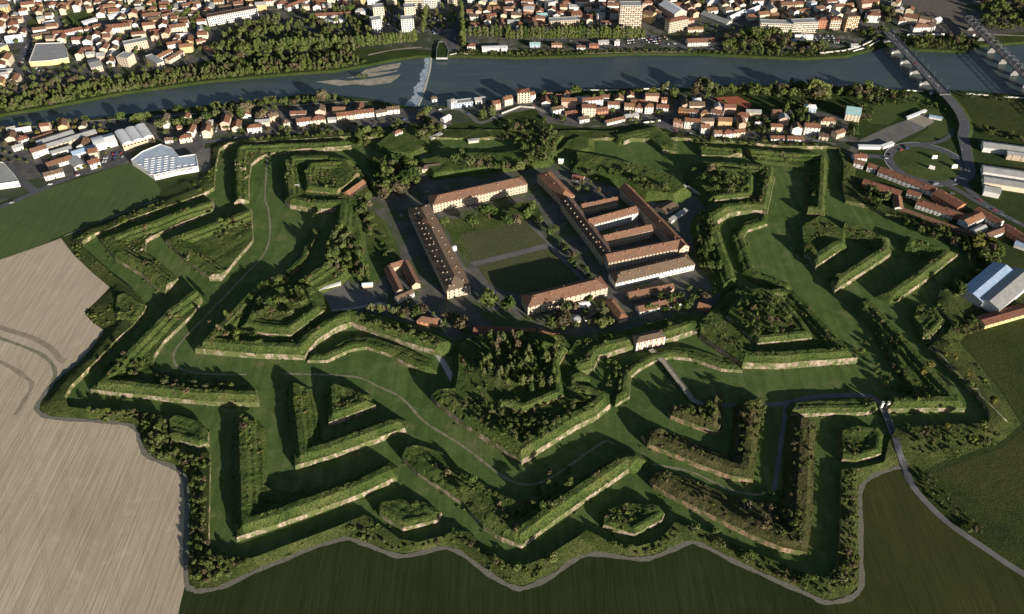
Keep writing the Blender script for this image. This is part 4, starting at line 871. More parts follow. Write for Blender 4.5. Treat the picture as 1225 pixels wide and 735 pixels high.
wall_thing([(377, 350), (392, 374), (425, 370), (455, 364), (470, 370), (500, 374)], 1.6, 2.2, 'conc', 'pale parapet wall bounding the concrete yard')
wall_thing([(505, 385), (527, 392), (528, 385), (510, 372), (496, 362)], 2.0, .6, 'conc', 'low wall looping round the small orange house')
wall_thing([(565, 404), (600, 405), (645, 404)], 2.0, .6, 'brick2', 'dark boundary wall between stables and cavalier grove')
# ---- suburb on the near bank (front edges surveyed one by one)
H_NEAR = [((297, 160.4), (313.5, 158.8), 9, 8, 'white', 'r_red'), ((323.8, 147.3), (334, 144), 9, 8, 'tan', 'r_old'), ((340.4, 154.7), (347.8, 153), 8, 8, 'stone', 'r_old'), ((356, 152), (373, 150), 10, 6.5, 'white', 'r_red'), ((373.4, 150), (390, 148), 10, 6.5, 'cream', 'r_red'),
 ((392.7, 147), (402.4, 146.5), 6, 4.2, 'white', 'r_grey'), ((404, 145), (425, 142.7), 10, 6.5, 'cream', 'r_red'), ((425.5, 142.6), (448, 140), 10, 7, 'white', 'r_red'), ((450.6, 140), (463, 138), 8, 5, 'white', 'r_old'), ((463.5, 137.5), (478.4, 136), 9, 6.5, 'white', 'r_old'),
 ((517, 122.5), (523, 121.5), 6, 4.2, 'white', 'r_old'), ((540, 131), (547, 128), 8, 9.5, 'white', 'r_grey'), ((568.8, 125), (581, 123.5), 9, 5, 'white', 'r_grey'), ((590.8, 132.5), (599, 131), 9, 9, 'pink', 'r_red'), ((604, 127.5), (613.7, 125), 9, 9, 'cream', 'r_orange'),
 ((635, 122.7), (640.6, 121), 9, 10, 'white', 'r_red'), ((648.5, 118.5), (661.5, 118.5), 8, 5, 'stone', 'r_orange'), ((662, 122.6), (672.6, 120.7), 8, 6, 'white', 'r_red'), ((674.6, 118.7), (682, 118.7), 8, 7, 'white', 'r_red'), ((661.5, 137.7), (674.6, 135), 9, 6.2, 'white', 'r_old'),
 ((676.6, 139), (693.5, 137), 6, 3.6, 'brick', 'r_red'), ((697, 131), (721, 129), 8, 12, 'white', 'r_red'), ((712.5, 139), (727.5, 137), 10, 6, 'brick', 'r_red'), ((693.5, 148), (705, 146), 8, 5, 'white', 'r_old'), ((727, 130.5), (742, 131), 9, 6.5, 'white', 'r_red'), ((746.5, 134), (758, 135), 10, 8, 'cream', 'r_orange'),
 ((759.5, 134.4), (768.7, 135), 9, 6.5, 'white', 'r_red'), ((771, 136.4), (781, 136.4), 9, 9.5, 'white', 'r_orange'), ((785, 134), (799, 135), 9, 6.5, 'white', 'r_red'), ((791, 125.5), (797.4, 125.5), 7, 7, 'pink', 'r_red'), ((726, 150.7), (748, 145.5), 7, 4.2, 'white', 'r_brown'), ((748.4, 145.5), (764, 143), 9, 5, 'white', 'r_grey'),
 ((811, 139), (822.6, 141), 9, 8, 'orange', 'r_orange'), ((824, 140), (834.4, 141), 8, 7, 'white', 'r_brown'), ((837, 143), (847.5, 142), 9, 8, 'ochre', 'r_brown'), ((848.8, 142), (863, 145), 10, 9, 'white', 'r_brown'), ((828, 128.5), (837.7, 129), 9, 9, 'white', 'r_white'), ((805, 151.4), (816, 154), 8, 7.5, 'pink', 'r_orange'),
 ((818, 154), (835.7, 155.5), 10, 10, 'white', 'r_red'), ((838, 161), (848, 161), 10, 9, 'white', 'r_orange'), ((854, 167), (862.5, 167), 9, 8, 'white', 'r_orange'), ((864.5, 166.5), (878, 165), 9, 6.5, 'white', 'r_red'), ((878.5, 165), (890.6, 163.5), 8, 6.5, 'cream', 'r_red'), ((903.6, 151.4), (911, 151.4), 5, 3.6, 'white', 'r_white'),
 ((922, 169.4), (938, 169.6), 8, 3.8, 'white', 'r_red'), ((942, 169.6), (961, 170.6), 8, 3.8, 'white', 'r_red'), ((961, 161.6), (979, 163), 11, 11, 'white', 'r_red'), ((980.6, 152), (998.6, 153), 11, 8.5, 'cream', 'r_orange'), ((979, 168), (990, 169), 8, 5.5, 'stone', 'r_dark'), ((1000, 167), (1010, 163.5), 9, 7, 'cream', 'r_brown'),
 ((962.6, 134.5), (975.7, 135), 9, 6.5, 'blue', 'r_white'), ((1021, 194.5), (1036, 194.5), 10, 6, 'white', 'r_red'), ((216, 172.3), (230.6, 169.8), 8, 7, 'cream', 'r_red'), ((198, 172), (207, 171.4), 7, 4.4, 'white', 'r_old'), ((213, 158), (219, 157), 6, 5, 'pink', 'r_orange'), ((268, 147), (277, 146), 7, 6, 'white', 'r_red'), ((246, 151), (256, 149.5), 6, 4.2, 'white', 'r_grey'),
 ((109.7, 203.5), (121.5, 199.5), 11, 7, 'white', 'r_red'), ((55, 217), (78, 211), 9, 6.5, 'white', 'r_old'), ((24, 174.5), (36.6, 170), 11, 6, 'white', 'r_red'), ((17, 182), (29, 178.5), 8, 4.2, 'white', 'r_grey'), ((10, 160), (20, 158), 7, 5, 'cream', 'r_grey'), ((20, 160), (38, 157), 6, 4.2, 'white', 'r_white'), ((532, 147.5), (540, 143), 7, 4.4, 'white', 'r_white'), ((528, 157), (534, 154), 5, 3.6, 'white', 'r_grey'),
 ((476.6, 163.5), (484, 161), 6, 4.0, 'white', 'r_red')]
for p1, p2, d, e, wl, rf in H_NEAR[:-1]:
    hs(p1, p2, d, e, wl, rf, kind='hip' if (int(p1[0]*7) % 3 == 0 and e > 5) else 'gable')
p = ground_at(480, 160); front((473, 163.5), (482, 160), 6, 3.6, 1.8, 'hip', 'white', 'r_red', label='tiny red-roofed guardhouse on the round green mound', cat='guardhouse', name='guardhouse', z=p[2]-.2, win=3)
front((619.4, 124), (634, 123.2), 12, 15, 1.6, 'hip', 'cream', 'r_red', label='tall cream riverside house, the highest of the near bank', cat='house', name='tall_house', win=3.4, storeys=5, group='houses of the riverside suburb')
front((544, 130), (566, 127.5), 9, 6.5, 0, 'flat', 'blue', 'r_grey', label='long blue-grey flat-roofed boat shed at the near end of the weir', cat='boat shed', name='boat_shed', win=3.6)
front((696, 140), (712, 140.6), 11, 13, 2, 'gable', 'cream', 'r_red', label='big cream apartment house stepping down to red-roofed annexes', cat='house', name='apartment_house', win=3.4, storeys=4, balc=2)
front((877.5, 146), (893.5, 148), 12, 8.5, 3, 'hip', 'white', 'r_red', label='white villa with broad red hipped roof below the clay court', cat='villa', name='villa', win=4, sides='fr')
front((1010, 144), (1027, 146.5), 22, 9, 5, 'gable', 'cream', 'r_teal', label='church-like hall with steep pale teal roof by the car park', cat='church', name='church_hall', win=4)
front((516.5, 169), (529.6, 163), 4, 3.4, .4, 'shed', 'cream', 'r_grey', label='pale half-buried bunker front in the grass near the weir', cat='bunker', name='bunker')
front((560.6, 172), (573, 170.5), 4, 3.2, .4, 'shed', 'cream', 'r_grey', label='second pale bunker front, ringed by a grassy bank', cat='bunker', name='bunker')
sheet('clay_court', [(854, 117), (882, 115.5), (900, 125), (897, 130), (866, 127)], M['clay'], .12)
kx = dict(cat='canopy', name='canopy')
front((1027, 178.8), (1053, 179.3), 4, 3.6, .3, 'shed', 'white', 'r_white', label='long white bus-stop-like canopy beside the triangular car park', **kx)
front((1056, 179), (1069, 174.5), 4, 3.6, .3, 'shed', 'white', 'r_white', label='short angled white canopy at the car park exit', **kx)
front((1085.4, 143.5), (1108, 134.5), 2.5, 2.8, .3, 'shed', 'white', 'r_white', label='long white shed edging the gravel plot in the park', **kx)
front((1111, 142), (1126, 145), 6, 3, .8, 'gable', 'white', 'r_blue', label='pale blue tarpaulin tent beside the gravel plot', **kx)
# ---- long red-roofed row by the roundabout
kr = dict(cat='row house', name='row_house', group='long red-roofed row')
ridge((1054, 200), (1120, 225), 8.5, 12, 6, 'gable', 'white', 'r_red', label='long red roof following the roundabout edge', chim=3, win=5, **kr)
ridge((1122, 227), (1152, 244), 9, 15, 6.5, 'gable', 'brick', 'r_red', label='broad brown-red double roof midway along the row', chim=2, win=5, **kr)
ridge((1099, 238.5), (1143, 253), 8, 13, 5.5, 'gable', 'white', 'r_red', label='red roof with a line of white posts below it', chim=3, win=4, **kr)
ridge((1077, 247.5), (1163, 278), 5, 6, 3.6, 'gable', 'brick', 'r_brown', label='very long low brown-red lean roof facing the moat trees', **kr)
ridge((1034, 214.5), (1079, 228.5), 7.5, 11, 5, 'gable', 'brick', 'r_red', label='brown-red roof at the roundabout entry end of the row', chim=2, win=4, **kr)
ridge((1074.5, 233), (1076.5, 247), 7, 8, 5, 'gable', 'white', 'r_orange', label='little orange crosswise roof joining two red ranges', **kr)
ridge((1154, 263), (1174, 254), 9, 12, 6.5, 'gable', 'white', 'r_orange', label='white house with orange roof standing crosswise in the row', win=4, chim=1, **kr)
ridge((1170, 248), (1199, 264), 8.5, 11, 6, 'gable', 'white', 'r_red', label='red roof with bright white gable beyond the crosswise white house', win=4, chim=1, **kr)
ridge((1203, 268), (1240, 290), 8.5, 11, 6, 'gable', 'brick', 'r_red', label='last red roof of the row running out towards the highway', chim=2, win=4, **kr)
ridge((1181, 279), (1202, 271.5), 7, 9, 5, 'gable', 'white', 'r_brown', label='low brown roof with long white wall at the yard end', **kr)
front((1083, 236), (1098, 241), 9, 5.5, 2.4, 'gable', 'white', 'r_red', label='white-fronted red roof between the courtyard and the long low roof', win=4, **kr)
front((1126, 257), (1150, 266), 10, 5, 2.2, 'gable', 'brick', 'r_brown', label='brown-roofed range squeezed behind the very long low roof', win=4, **kr)
front((1020, 200), (1032, 203), 9, 6, 2.4, 'gable', 'white', 'r_brown', label='white gabled house at the very start of the row by the roundabout', win=4, **kr)
front((1036, 205), (1046, 208), 8, 6.5, 2.4, 'gable', 'white', 'r_red', label='small white house squeezed beside the roundabout entry', win=4, **kr)
front((1166, 284), (1180, 277), 8, 4.5, 1.8, 'gable', 'white', 'r_grey', label='grey-roofed yard shed below the crosswise white house', **kr)
# ---- warehouses
kw_ = dict(cat='warehouse', name='warehouse', group='warehouses beyond the ramp road')
ridge((1177, 170), (1260, 181), 9, 15, 6.5, 'gable', 'white', 'r_grey', label='grey warehouse roof highest up beside the ramp road', **kw_)
front((1203, 191), (1262, 199), 10, 7, 1.6, 'gable', 'tan', 'r_grey', label='tan-walled warehouse with a small dark door', win=9, **kw_)
ridge((1177, 199), (1260, 211), 9, 15, 6.5, 'gable', 'white', 'r_grey', label='middle grey warehouse beside the ramp road, pale ridge', **kw_)
ridge((1178, 211.5), (1260, 224), 9, 14, 6.5, 'gable', 'cream', 'r_saw', label='ribbed-roof warehouse with a cream strip under the eaves', **kw_)
ridge((1179, 222), (1198, 226), 9, 13, 6.5, 'gable', 'white', 'r_grey', label='short grey warehouse end with white wall above the road bend', **kw_)
kh = dict(cat='hall', name='industrial_hall', group='halls by the meadow')
ridge((1164, 351), (1204, 317), 11, 22, 7.5, 'gable', 'grey', 'r_blue', label='industrial hall with blue sheet roof next to the moat trees', **kh)
ridge((1184, 360), (1228, 323), 11, 22, 7.5, 'gable', 'white', 'r_saw', label='industrial hall with grey ribbed roof beside the blue one', **kh)
front((1177, 394), (1240, 376), 12, 5, 1.4, 'gable', 'yellow', 'r_red', label='long red-roofed shed with yellow wall at the meadow edge', win=6, **kh)
front((1212, 296), (1232, 303), 9, 4, .8, 'gable', 'white', 'r_blue', label='small white canopy with pale blue roof by the row', **kh)
# ---- industry on the left bank
ki = dict(cat='workshop', name='workshop', group='workshops by the green field')
ridge((43, 169), (86, 155.5), 7.5, 13, 5.5, 'gable', 'white', 'r_grey', label='pale long workshop roof along the river side of the yard', win=4, **ki)
ridge((38, 165), (62, 157), 5, 6, 4, 'gable', 'pink', 'r_brown', label='thin reddish lean-to behind the pale workshop', **ki)
ridge((54, 172.5), (113, 154.5), 7.5, 12, 5.5, 'gable', 'tan', 'r_grey', label='second long tan-grey workshop roof, sawn by small vents', win=5, **ki)
front((41, 190.5), (59.5, 184.5), 11, 8.5, 2.4, 'gable', 'white', 'r_brown', label='bright white brown-roofed office between the workshop sheds', win=3.6, **ki)
ridge((60, 181), (84, 174), 6.5, 9, 5, 'gable', 'white', 'r_grey', label='grey shed tail behind the bright white office', **ki)
ridge((54.5, 194.5), (84, 185.5), 7.5, 11, 5, 'gable', 'white', 'r_brown', label='brown-tiled shed with long white wall facing the field road', win=4, **ki)
ridge((85, 181.5), (112, 173.5), 7.5, 11, 5.5, 'gable', 'white', 'r_blue', label='blue-white striped shed running to the white vaults', **ki)
ridge((86, 187), (94, 197), 6, 11, 4.5, 'gable', 'white', 'r_grey', label='short grey crosswise shed beside the painted house', **ki)
for i in range(2):
    front((116+i*13, 181.5-i*3.6), (128.5+i*13, 178-i*3.6), 24, 5.5, 3, 'gable' if i else 'barrel', 'white', 'r_white', label=['white barrel-vault hall at the end of the striped shed', 'white ridged hall beside the barrel-vault one'][i], **ki)
def prism(px, h, wall, roof, name, label, cat, group=None, parts=None):
    p = GP(px); p = p[::-1] if area2(p) < 0 else p; c = p.mean(0); n = len(p); root = props(ob(name, None, None, (*c, 0)), label, cat, group); q = p-c
    V = [(*a, -.3) for a in q]+[(*a, h) for a in q]; ob('walls', mesh('walls', V, [(i, (i+1) % n, n+(i+1) % n, n+i) for i in range(n)], M['w_'+wall]), root)
    P2, F2 = cdt(q, [(i, (i+1) % n) for i in range(n)]); cc = np.array([P2[list(t)].mean(0) for t in F2]); k = inpoly(cc, q)
    ob('roof', mesh('roof', [(x, y, h-.25) for x, y in P2], [t for t, b in zip(F2, k) if b], M[roof]), root)
    V, F = [], []; o = offset(q, .25); i_ = offset(q, -.45)
    for i in range(n):
        j = (i+1) % n; k = len(V); V += [(*o[i], h+.5), (*o[j], h+.5), (*i_[j], h+.5), (*i_[i], h+.5), (*o[i], h-.1), (*o[j], h-.1), (*i_[j], h-.24), (*i_[i], h-.24)]
        F += [(k, k+1, k+2, k+3), (k+4, k+5, k+1, k), (k+3, k+2, k+6, k+7)]
    ob('parapet', mesh('parapet', V, F, M['trim' if h > 4 else 'bridge_grey']), root); FOOT.append((c[0], c[1], 0, np.ptp(q[:, 0])/2, np.ptp(q[:, 1])/2)); return root
fac = prism([(159, 198), (186, 216), (212, 210), (238.5, 205.5), (236, 191), (216, 194), (208, 184), (194, 179), (184, 183), (172, 188)], 7, 'white', 'r_skylit', 'factory', 'white factory with blue skylight roof at the green field edge', 'factory')
fr_ = [c for c in fac.children if c.name.startswith('roof')][0]
cF = np.array(fac.location[:2])
fpoly = GP([(159, 198), (186, 216), (212, 210), (238.5, 205.5), (236, 191), (216, 194), (208, 184), (194, 179), (184, 183), (172, 188)], 7)
fpoly = offset(fpoly if area2(fpoly) > 0 else fpoly[::-1], -3.5)
for i in range(13):
    for j in range(9):
        q = np.array(G(198, 198, 7)[:2])+np.array([(i-6)*7.2*.966-(j-4)*5*.26, (i-6)*7.2*.26+(j-4)*5*.966])
        if inpoly(q[None], fpoly)[0]: ob('skylight', boxmesh('skylight', [(-1.9, 1.9, -.7, .7, -.3, .25)], M['r_white']), fr_, (*(q-cF), 7), R(15))
# triple-barrel hall
a = np.array(G(149, 181)[:2]); b = np.array(G(186, 170)[:2]); d = (b-a); L = np.hypot(*d); u = d/L; nn = np.array([-u[1], u[0]]); c = (a+b)/2+nn*17
hall = props(ob('barrel_roofed_hall', None, None, (*c, 0), math.atan2(u[1], u[0])), 'triple-barrel-roofed hall with tan brick front', 'hall')
ob('walls', wall_mesh(L, 34, 8, 0, 'flat', M['w_tan']), hall)
for i in range(3):
    r_ = ob('barrel_roof', roof_mesh(34, L/3-.6, 8, 2.6, 'barrel', M['r_white'], ov=.2), hall, (-L/3+i*L/3, 0, 0), R(90))
for i in range(9): ob('window', WINL, hall, (-L/2+L*(i+.5)/9, -17.05, 5.5))
prism([(-14, 224), (0, 227), (25, 223.5), (21, 217), (7, 201), (-14, 197)], 7, 'white', 'r_grey', 'warehouse', 'grey flat-roofed warehouse cut by the picture edge near the green field', 'warehouse')
# ---- the town beyond the river
kt = dict(group='houses of the far town')
def ap(p1, p2, depth, e, wall, roof, label, kind='flat', rise=0, win=3.4, balc=0, chim=0, cat='apartment block', name='apartment_block', **k):
    return front(p1, p2, depth, e, rise, kind, wall, roof, label=label, win=win, balc=balc, chim=chim, cat=cat, name=name, door=False, **k)
ap((740, 36), (766, 36), 16, 36, 'tan', 'r_grey', 'tall tan tower block with many balconies, highest of the town', storeys=11, win=2.9, balc=2)
ap((799.6, 40), (822, 35.5), 12, 17, 'cream', 'r_red', 'cream six-storey block with shallow red roof', kind='hip', rise=2, storeys=6, win=2.6)
ap((908, 39), (946, 40.5), 13, 14, 'cream', 'r_grey', 'long balcony apartment block, lower half behind poplars', storeys=4, win=2.6, balc=3)
ap((946.6, 40.6), (976, 39.4), 13, 16, 'cream', 'r_grey', 'long balcony apartment block, bright half facing the car yard', storeys=5, win=2.4, balc=2)
ap((977, 34.5), (991, 34.5), 12, 13, 'brick', 'r_red', 'brick-red apartment block with white ground floor', kind='hip', rise=2, storeys=4)
ap((991.6, 36), (1004, 36), 12, 16, 'tan', 'r_red', 'brown balcony block between the brick block and ochre tower', kind='hip', rise=1.5, storeys=5, balc=2)
ap((1010, 38), (1024, 37.4), 15, 22, 'ochre', 'r_old', 'ochre tower by the bridge with dark vertical strips', storeys=7, balc=2)
ap((1036, 27), (1051.5, 27.6), 14, 11, 'white', 'r_red', 'plain white block with reddish hip roof just before the bridge', kind='hip', rise=2.4, win=5)
ap((250.6, 32), (310, 21), 11, 14, 'white', 'r_dark', 'long white apartment slab with dark roof behind the woods', storeys=4, win=3, balc=3)
ap((446.5, 41), (458, 39), 13, 20, 'white', 'r_grey', 'white zigzag tower, near half of the bank-side pair', storeys=6)
ap((448, 27), (461, 26), 13, 22, 'cream', 'r_grey', 'white zigzag tower, rear half of the bank-side pair', storeys=6)
ap((481, 39), (496, 38), 13, 19, 'white', 'r_grey', 'white zigzag tower, near half of the pair by the weir car park', storeys=6)
ap((485, 26), (498, 25), 13, 21, 'cream', 'r_grey', 'white zigzag tower, rear half of the pair by the weir car park', storeys=6)
ap((485, 11), (506, 10.5), 13, 20, 'cream', 'r_grey', 'pale slab block behind the zigzag towers, cream half', storeys=6, win=2.4)
ap((506.5, 10.5), (527, 9.5), 13, 18, 'white', 'r_grey', 'pale slab block behind the zigzag towers, white half', storeys=6, win=2.4)
ap((536, 7.5), (547, 7), 12, 14, 'cream', 'r_grey', 'narrow cream block at the head of the weir avenue', storeys=4)
ap((142.5, 79), (155, 81), 16, 13, 'buff', 'r_grey', 'buff angled block, outer arm beside the dark car park', storeys=4)
ap((151, 63), (178.5, 57.5), 12, 11, 'buff', 'r_grey', 'buff angled block, long arm', storeys=3)
ap((0, 68), (12.5, 63), 12, 11, 'yellow', 'r_grey', 'bright yellow block by the avenue at the picture edge', storeys=3)
ap((111, 88), (124.5, 85), 26, 8, 'buff', 'r_saw', 'buff-fronted hall with long ribbed roof near the river wood', kind='gable', rise=2, cat='hall', name='hall')
ap((176, 75), (190, 84), 10, 9, 'stone', 'r_grey', 'grey-beige corner house above the river wood', storeys=3)
ap((656, 15), (664, 13), 12, 14, 'white', 'r_grey', 'slim white tower house behind the poplar promenade', storeys=4)
ap((657.5, 33), (693, 31), 12, 9, 'tan', 'r_grey', 'wide tan palazzo just behind the poplar promenade', storeys=3, win=2.8)
ap((768, 26), (779, 29), 14, 13, 'ochre', 'r_brown', 'ochre house leaning against the tall tower block', kind='gable', rise=2.4, storeys=4)
ridge((796, 0), (815, 11.5), 16, 22, 11, 'gable', 'pink', 'r_white', label='great white gable-roofed theatre hall at the picture top', cat='hall', name='theatre_hall')
ridge((842, 13), (873, 25), 9, 14, 6, 'gable', 'grey', 'r_saw', label='dark ribbed market hall sloping behind the striped riverside hall', cat='hall', name='market_hall')
front((822.5, 56), (854.5, 55), 14, 6, 3, 'gable', 'white', 'r_red', label='red-striped riverside hall with white pillars', cat='hall', name='riverside_hall', win=3.4)
front((378, 24.5), (420, 22.5), 11, 6.5, 2.4, 'gable', 'white', 'r_red', label='long red-roofed riverside house in the wood', cat='school', name='school', win=4, chim=2)
front((390, 28), (415, 27.5), 5, 3.8, .6, 'shed', 'white', 'r_white', label='low white annex in front of the long red-roofed house', cat='annex', name='annex', win=4)
front((559, 59.5), (568.5, 59.5), 9, 5, 2.4, 'hip', 'white', 'r_red', label='red-roofed boathouse beside the weir pier', cat='boathouse', name='boathouse', win=3)
front((577, 62.5), (607, 61.5), 10, 5, 1, 'gable', 'white', 'r_white', label='long white rowing club shed on the far bank', cat='club shed', name='club_shed', win=4)
prism([(37, 80), (62, 78.5), (83.5, 75), (82, 66), (77, 57), (45, 58)], 7, 'yellow', 'r_saw', 'supermarket', 'ribbed-roof supermarket with cars on three sides', 'supermarket')
front((101, 32), (117.5, 27), 6, 5, 1, 'shed', 'white', 'r_white', label='white stand at one end of the long football ground', cat='grandstand', name='grandstand')
front((131, 24), (160.5, 16.5), 6, 5, 1, 'shed', 'white', 'r_white', label='longer white stand beside the long football ground', cat='grandstand', name='grandstand')
sheet('football_ground', [(76, 19), (100, 13), (145, 2), (156, 4), (152, 14), (128, 22), (100, 30), (86, 32), (78, 27)], M['park'], .12)
sheet('lawn', [(33, 25), (45, 20), (54, 22), (52, 31), (40, 33), (32, 30)], M['park'], .12)
sheet('running_track', [(60, 13), (98, 5), (145, -7), (147, -3), (100, 9.5), (72, 16.5)], M['dust'], .14)
sheet('car_park', [(56, 16), (68, 16), (75, 30), (73, 33), (66, 28)], M['lot'], .14)
# weir pier building on the far bank
prism([(522, 71), (535.5, 71), (536.5, 62), (531, 52), (525, 52), (522.5, 60)], 2.2, 'grey', 'ground', 'weir_pier', 'concrete weir pier with grass top jutting into the river', 'pier')
H_TOWN = [((40, 48), (63, 43.5), 8, 4.4, 'yellow', 'r_old'), ((64.7, 46.5), (79.7, 45), 10, 7, 'white', 'r_red'), ((80, 46), (101, 41.5), 10, 8, 'white', 'r_red'), ((102, 40), (111, 38.5), 8, 6, 'white', 'r_red'), ((113, 37.5), (123, 35.5), 8, 6, 'cream', 'r_brown'), ((113, 45), (127, 41), 8, 4.2, 'pink', 'r_red'), ((129.4, 42), (145, 40.5), 12, 10, 'white', 'r_red'), ((145.5, 40.5), (158, 39), 12, 10, 'cream', 'r_red'),
 ((12, 38), (24, 36), 20, 9, 'white', 'r_red'), ((0, 13), (12, 11), 14, 9, 'white', 'r_red'), ((24, 19), (34, 17.5), 9, 7, 'white', 'r_red'), ((41, 18), (51, 16), 9, 7, 'white', 'r_red'), ((35, 8), (50, 6), 12, 9, 'white', 'r_orange'), ((60, 12), (71.5, 9), 10, 6.5, 'white', 'r_red'), ((83, 7), (99, 4), 10, 10, 'pink', 'r_red'), ((18, 5), (27, 3), 9, 8, 'white', 'r_grey'), ((8, 52.5), (28, 50), 12, 6, 'blue', 'r_white'), ((53, 32), (66, 29), 7, 4, 'cream', 'r_white'),
 ((173, 27.5), (193, 26), 11, 10, 'white', 'r_brown'), ((196, 27.5), (211, 24.5), 10, 9, 'white', 'r_brown'), ((181, 43.5), (204, 40.5), 9, 5, 'white', 'r_red'), ((205, 41), (224.5, 38), 11, 9, 'cream', 'r_brown'), ((202, 61), (219, 58), 9, 8.5, 'white', 'r_red'), ((193, 75), (208, 67), 9, 7.5, 'white', 'r_orange'), ((203.5, 77), (221, 66.5), 8, 6, 'cream', 'r_brown'), ((156, 45), (170, 43), 9, 4.4, 'tan', 'r_brown'), ((208, 47), (224, 46), 8, 4.4, 'white', 'r_white'), ((236, 54), (247, 52), 7, 5, 'pink', 'r_red'), ((244, 61), (250, 67), 8, 5, 'tan', 'r_brown'), ((251, 66), (258, 71), 7, 5, 'white', 'r_brown'),
 ((220.5, 15), (241.5, 11), 11, 9, 'white', 'r_brown'), ((257, 9), (268, 8.5), 9, 8, 'cream', 'r_orange'), ((273, 7), (282, 6.5), 9, 8, 'pink', 'r_orange'), ((283, 6.5), (291, 6), 9, 8, 'pink', 'r_red'), ((295, 6), (304, 5.5), 9, 8, 'yellow', 'r_orange'), ((345, 14), (373, 4), 10, 6.5, 'white', 'r_red'), ((317, 8), (328, 7), 10, 8, 'cream', 'r_brown'), ((376, 8), (390, 6), 10, 6, 'pink', 'r_red'), ((404, 5), (423, 4), 10, 8, 'white', 'r_orange'), ((426, 21), (437.5, 21), 10, 10, 'white', 'r_grey'), ((421, 12), (428, 11), 8, 6, 'brick', 'r_red'), ((440, 6), (455, 5), 9, 6, 'white', 'r_white'),
 ((463, 6), (476, 5.5), 10, 9, 'cream', 'r_orange'), ((563, 36), (573, 36), 9, 7, 'white', 'r_red'), ((562, 24.5), (572.5, 24.5), 8, 6, 'white', 'r_dark'), ((578, 26), (594, 23), 9, 6, 'cream', 'r_red'), ((575, 36), (590, 35), 7, 4.2, 'white', 'r_brown'), ((600, 33), (606.5, 32), 18, 7, 'pink', 'r_red'), ((627, 28), (637, 27.5), 9, 7, 'cream', 'r_red'), ((625, 14.5), (640, 14), 10, 8, 'cream', 'r_red'), ((605, 8), (614, 7.5), 9, 8, 'white', 'r_red'), ((672, 11), (684, 9), 9, 8, 'white', 'r_red'), ((696.7, 26), (708, 26), 9, 7, 'white', 'r_red'), ((715, 25), (723.5, 24), 8, 9, 'white', 'r_grey'), ((719, 32), (739, 31.5), 9, 5, 'white', 'r_red'), ((680, 21), (695, 20), 9, 6, 'cream', 'r_red'), ((643, 25), (655, 24), 12, 6, 'blue', 'r_teal'),
 ((823, 39), (841, 38.5), 8, 4.4, 'cream', 'r_orange'), ((823, 29), (830, 29), 8, 6, 'pink', 'r_red'), ((768, 12), (780, 11), 9, 10, 'pink', 'r_red'), ((783, 22), (789, 23), 8, 9, 'white', 'r_brown'), ((934, 14), (948, 13.5), 12, 10, 'tan', 'r_brown'), ((950, 12), (960, 11), 10, 8, 'cream', 'r_red'), ((969, 12), (976, 10), 10, 10, 'blue', 'r_grey'), ((1002, 6), (1014, 5.5), 10, 9, 'white', 'r_grey'), ((1026, 6), (1036, 6), 10, 9, 'cream', 'r_red'), ((875, 26), (893, 17.5), 9, 5, 'white', 'r_white'), ((893, 20), (912, 12), 9, 5, 'white', 'r_white'), ((846, 9), (866, 8), 11, 6, 'cream', 'r_white'), ((900, 8), (918, 6), 10, 8, 'white', 'r_brown'), ((922, 10), (932, 9), 10, 9, 'tan', 'r_old'), ((951, 48), (972, 48), 9, 4.2, 'white', 'r_white'), ((946, 53), (962, 54), 8, 3.9, 'white', 'r_blue'), ((1018, 58), (1026, 58), 7, 3.9, 'white', 'r_grey'),
 ((1074, 31), (1083, 30), 16, 7, 'white', 'r_brown'), ((1092, 38.5), (1112, 38), 12, 7, 'white', 'r_brown'), ((1114, 38), (1118, 36), 14, 7, 'white', 'r_dark'), ((1120, 29), (1126, 27), 9, 5, 'white', 'r_white'), ((690, 60), (700, 60), 6, 3.9, 'white', 'r_brown'), ((705, 58), (716, 58), 7, 4.2, 'brick', 'r_red'), ((735, 55), (741, 55), 6, 7, 'white', 'r_grey'), ((660, 57), (672, 57), 7, 4, 'pink', 'r_brown'), ((716, 54), (728, 53.5), 7, 4, 'grey', 'r_grey'), ((600, 63), (606.5, 63), 7, 4.2, 'white', 'r_white'), ((634, 57), (646, 57), 8, 4.2, 'blue', 'r_teal')]
for p1, p2, d, e, wl, rf in H_TOWN:
    hs(p1, p2, d, e, wl, rf, kind='hip' if (int(p1[0]*7) % 3 == 0 and e > 5) else 'gable', group='houses of the far town', win=4.4)
# infill houses in the back streets, thinning nothing already surveyed
def clear(p, r):
    for x, y, rz, a, b in FOOT:
        dx, dy = p[0]-x, p[1]-y; c, s = math.cos(rz), math.sin(rz)
        if abs(dx*c+dy*s) < a+r and abs(-dx*s+dy*c) < b+r: return False
    return True
NHOUSE = [0]; MASS = {}
def far_house(p, rz, L, D, e, wl, rf):
    c, s = math.cos(rz), math.sin(rz); FOOT.append((p[0], p[1], rz, L/2+1.5, D/2+1.5))
    for me, mt in ((wall_mesh(L, D, e, D*.24, 'gable', M['w_'+wl]), 'w_'+wl), (roof_mesh(L, D, e, D*.24, 'gable', M[rf]), rf)):
        V, F = MASS.setdefault(mt, ([], [])); k = len(V)
        V += [(v.co.x*c-v.co.y*s+p[0], v.co.x*s+v.co.y*c+p[1], v.co.z) for v in me.vertices]; F += [tuple(i+k for i in f.vertices) for f in me.polygons]; bpy.data.meshes.remove(me)
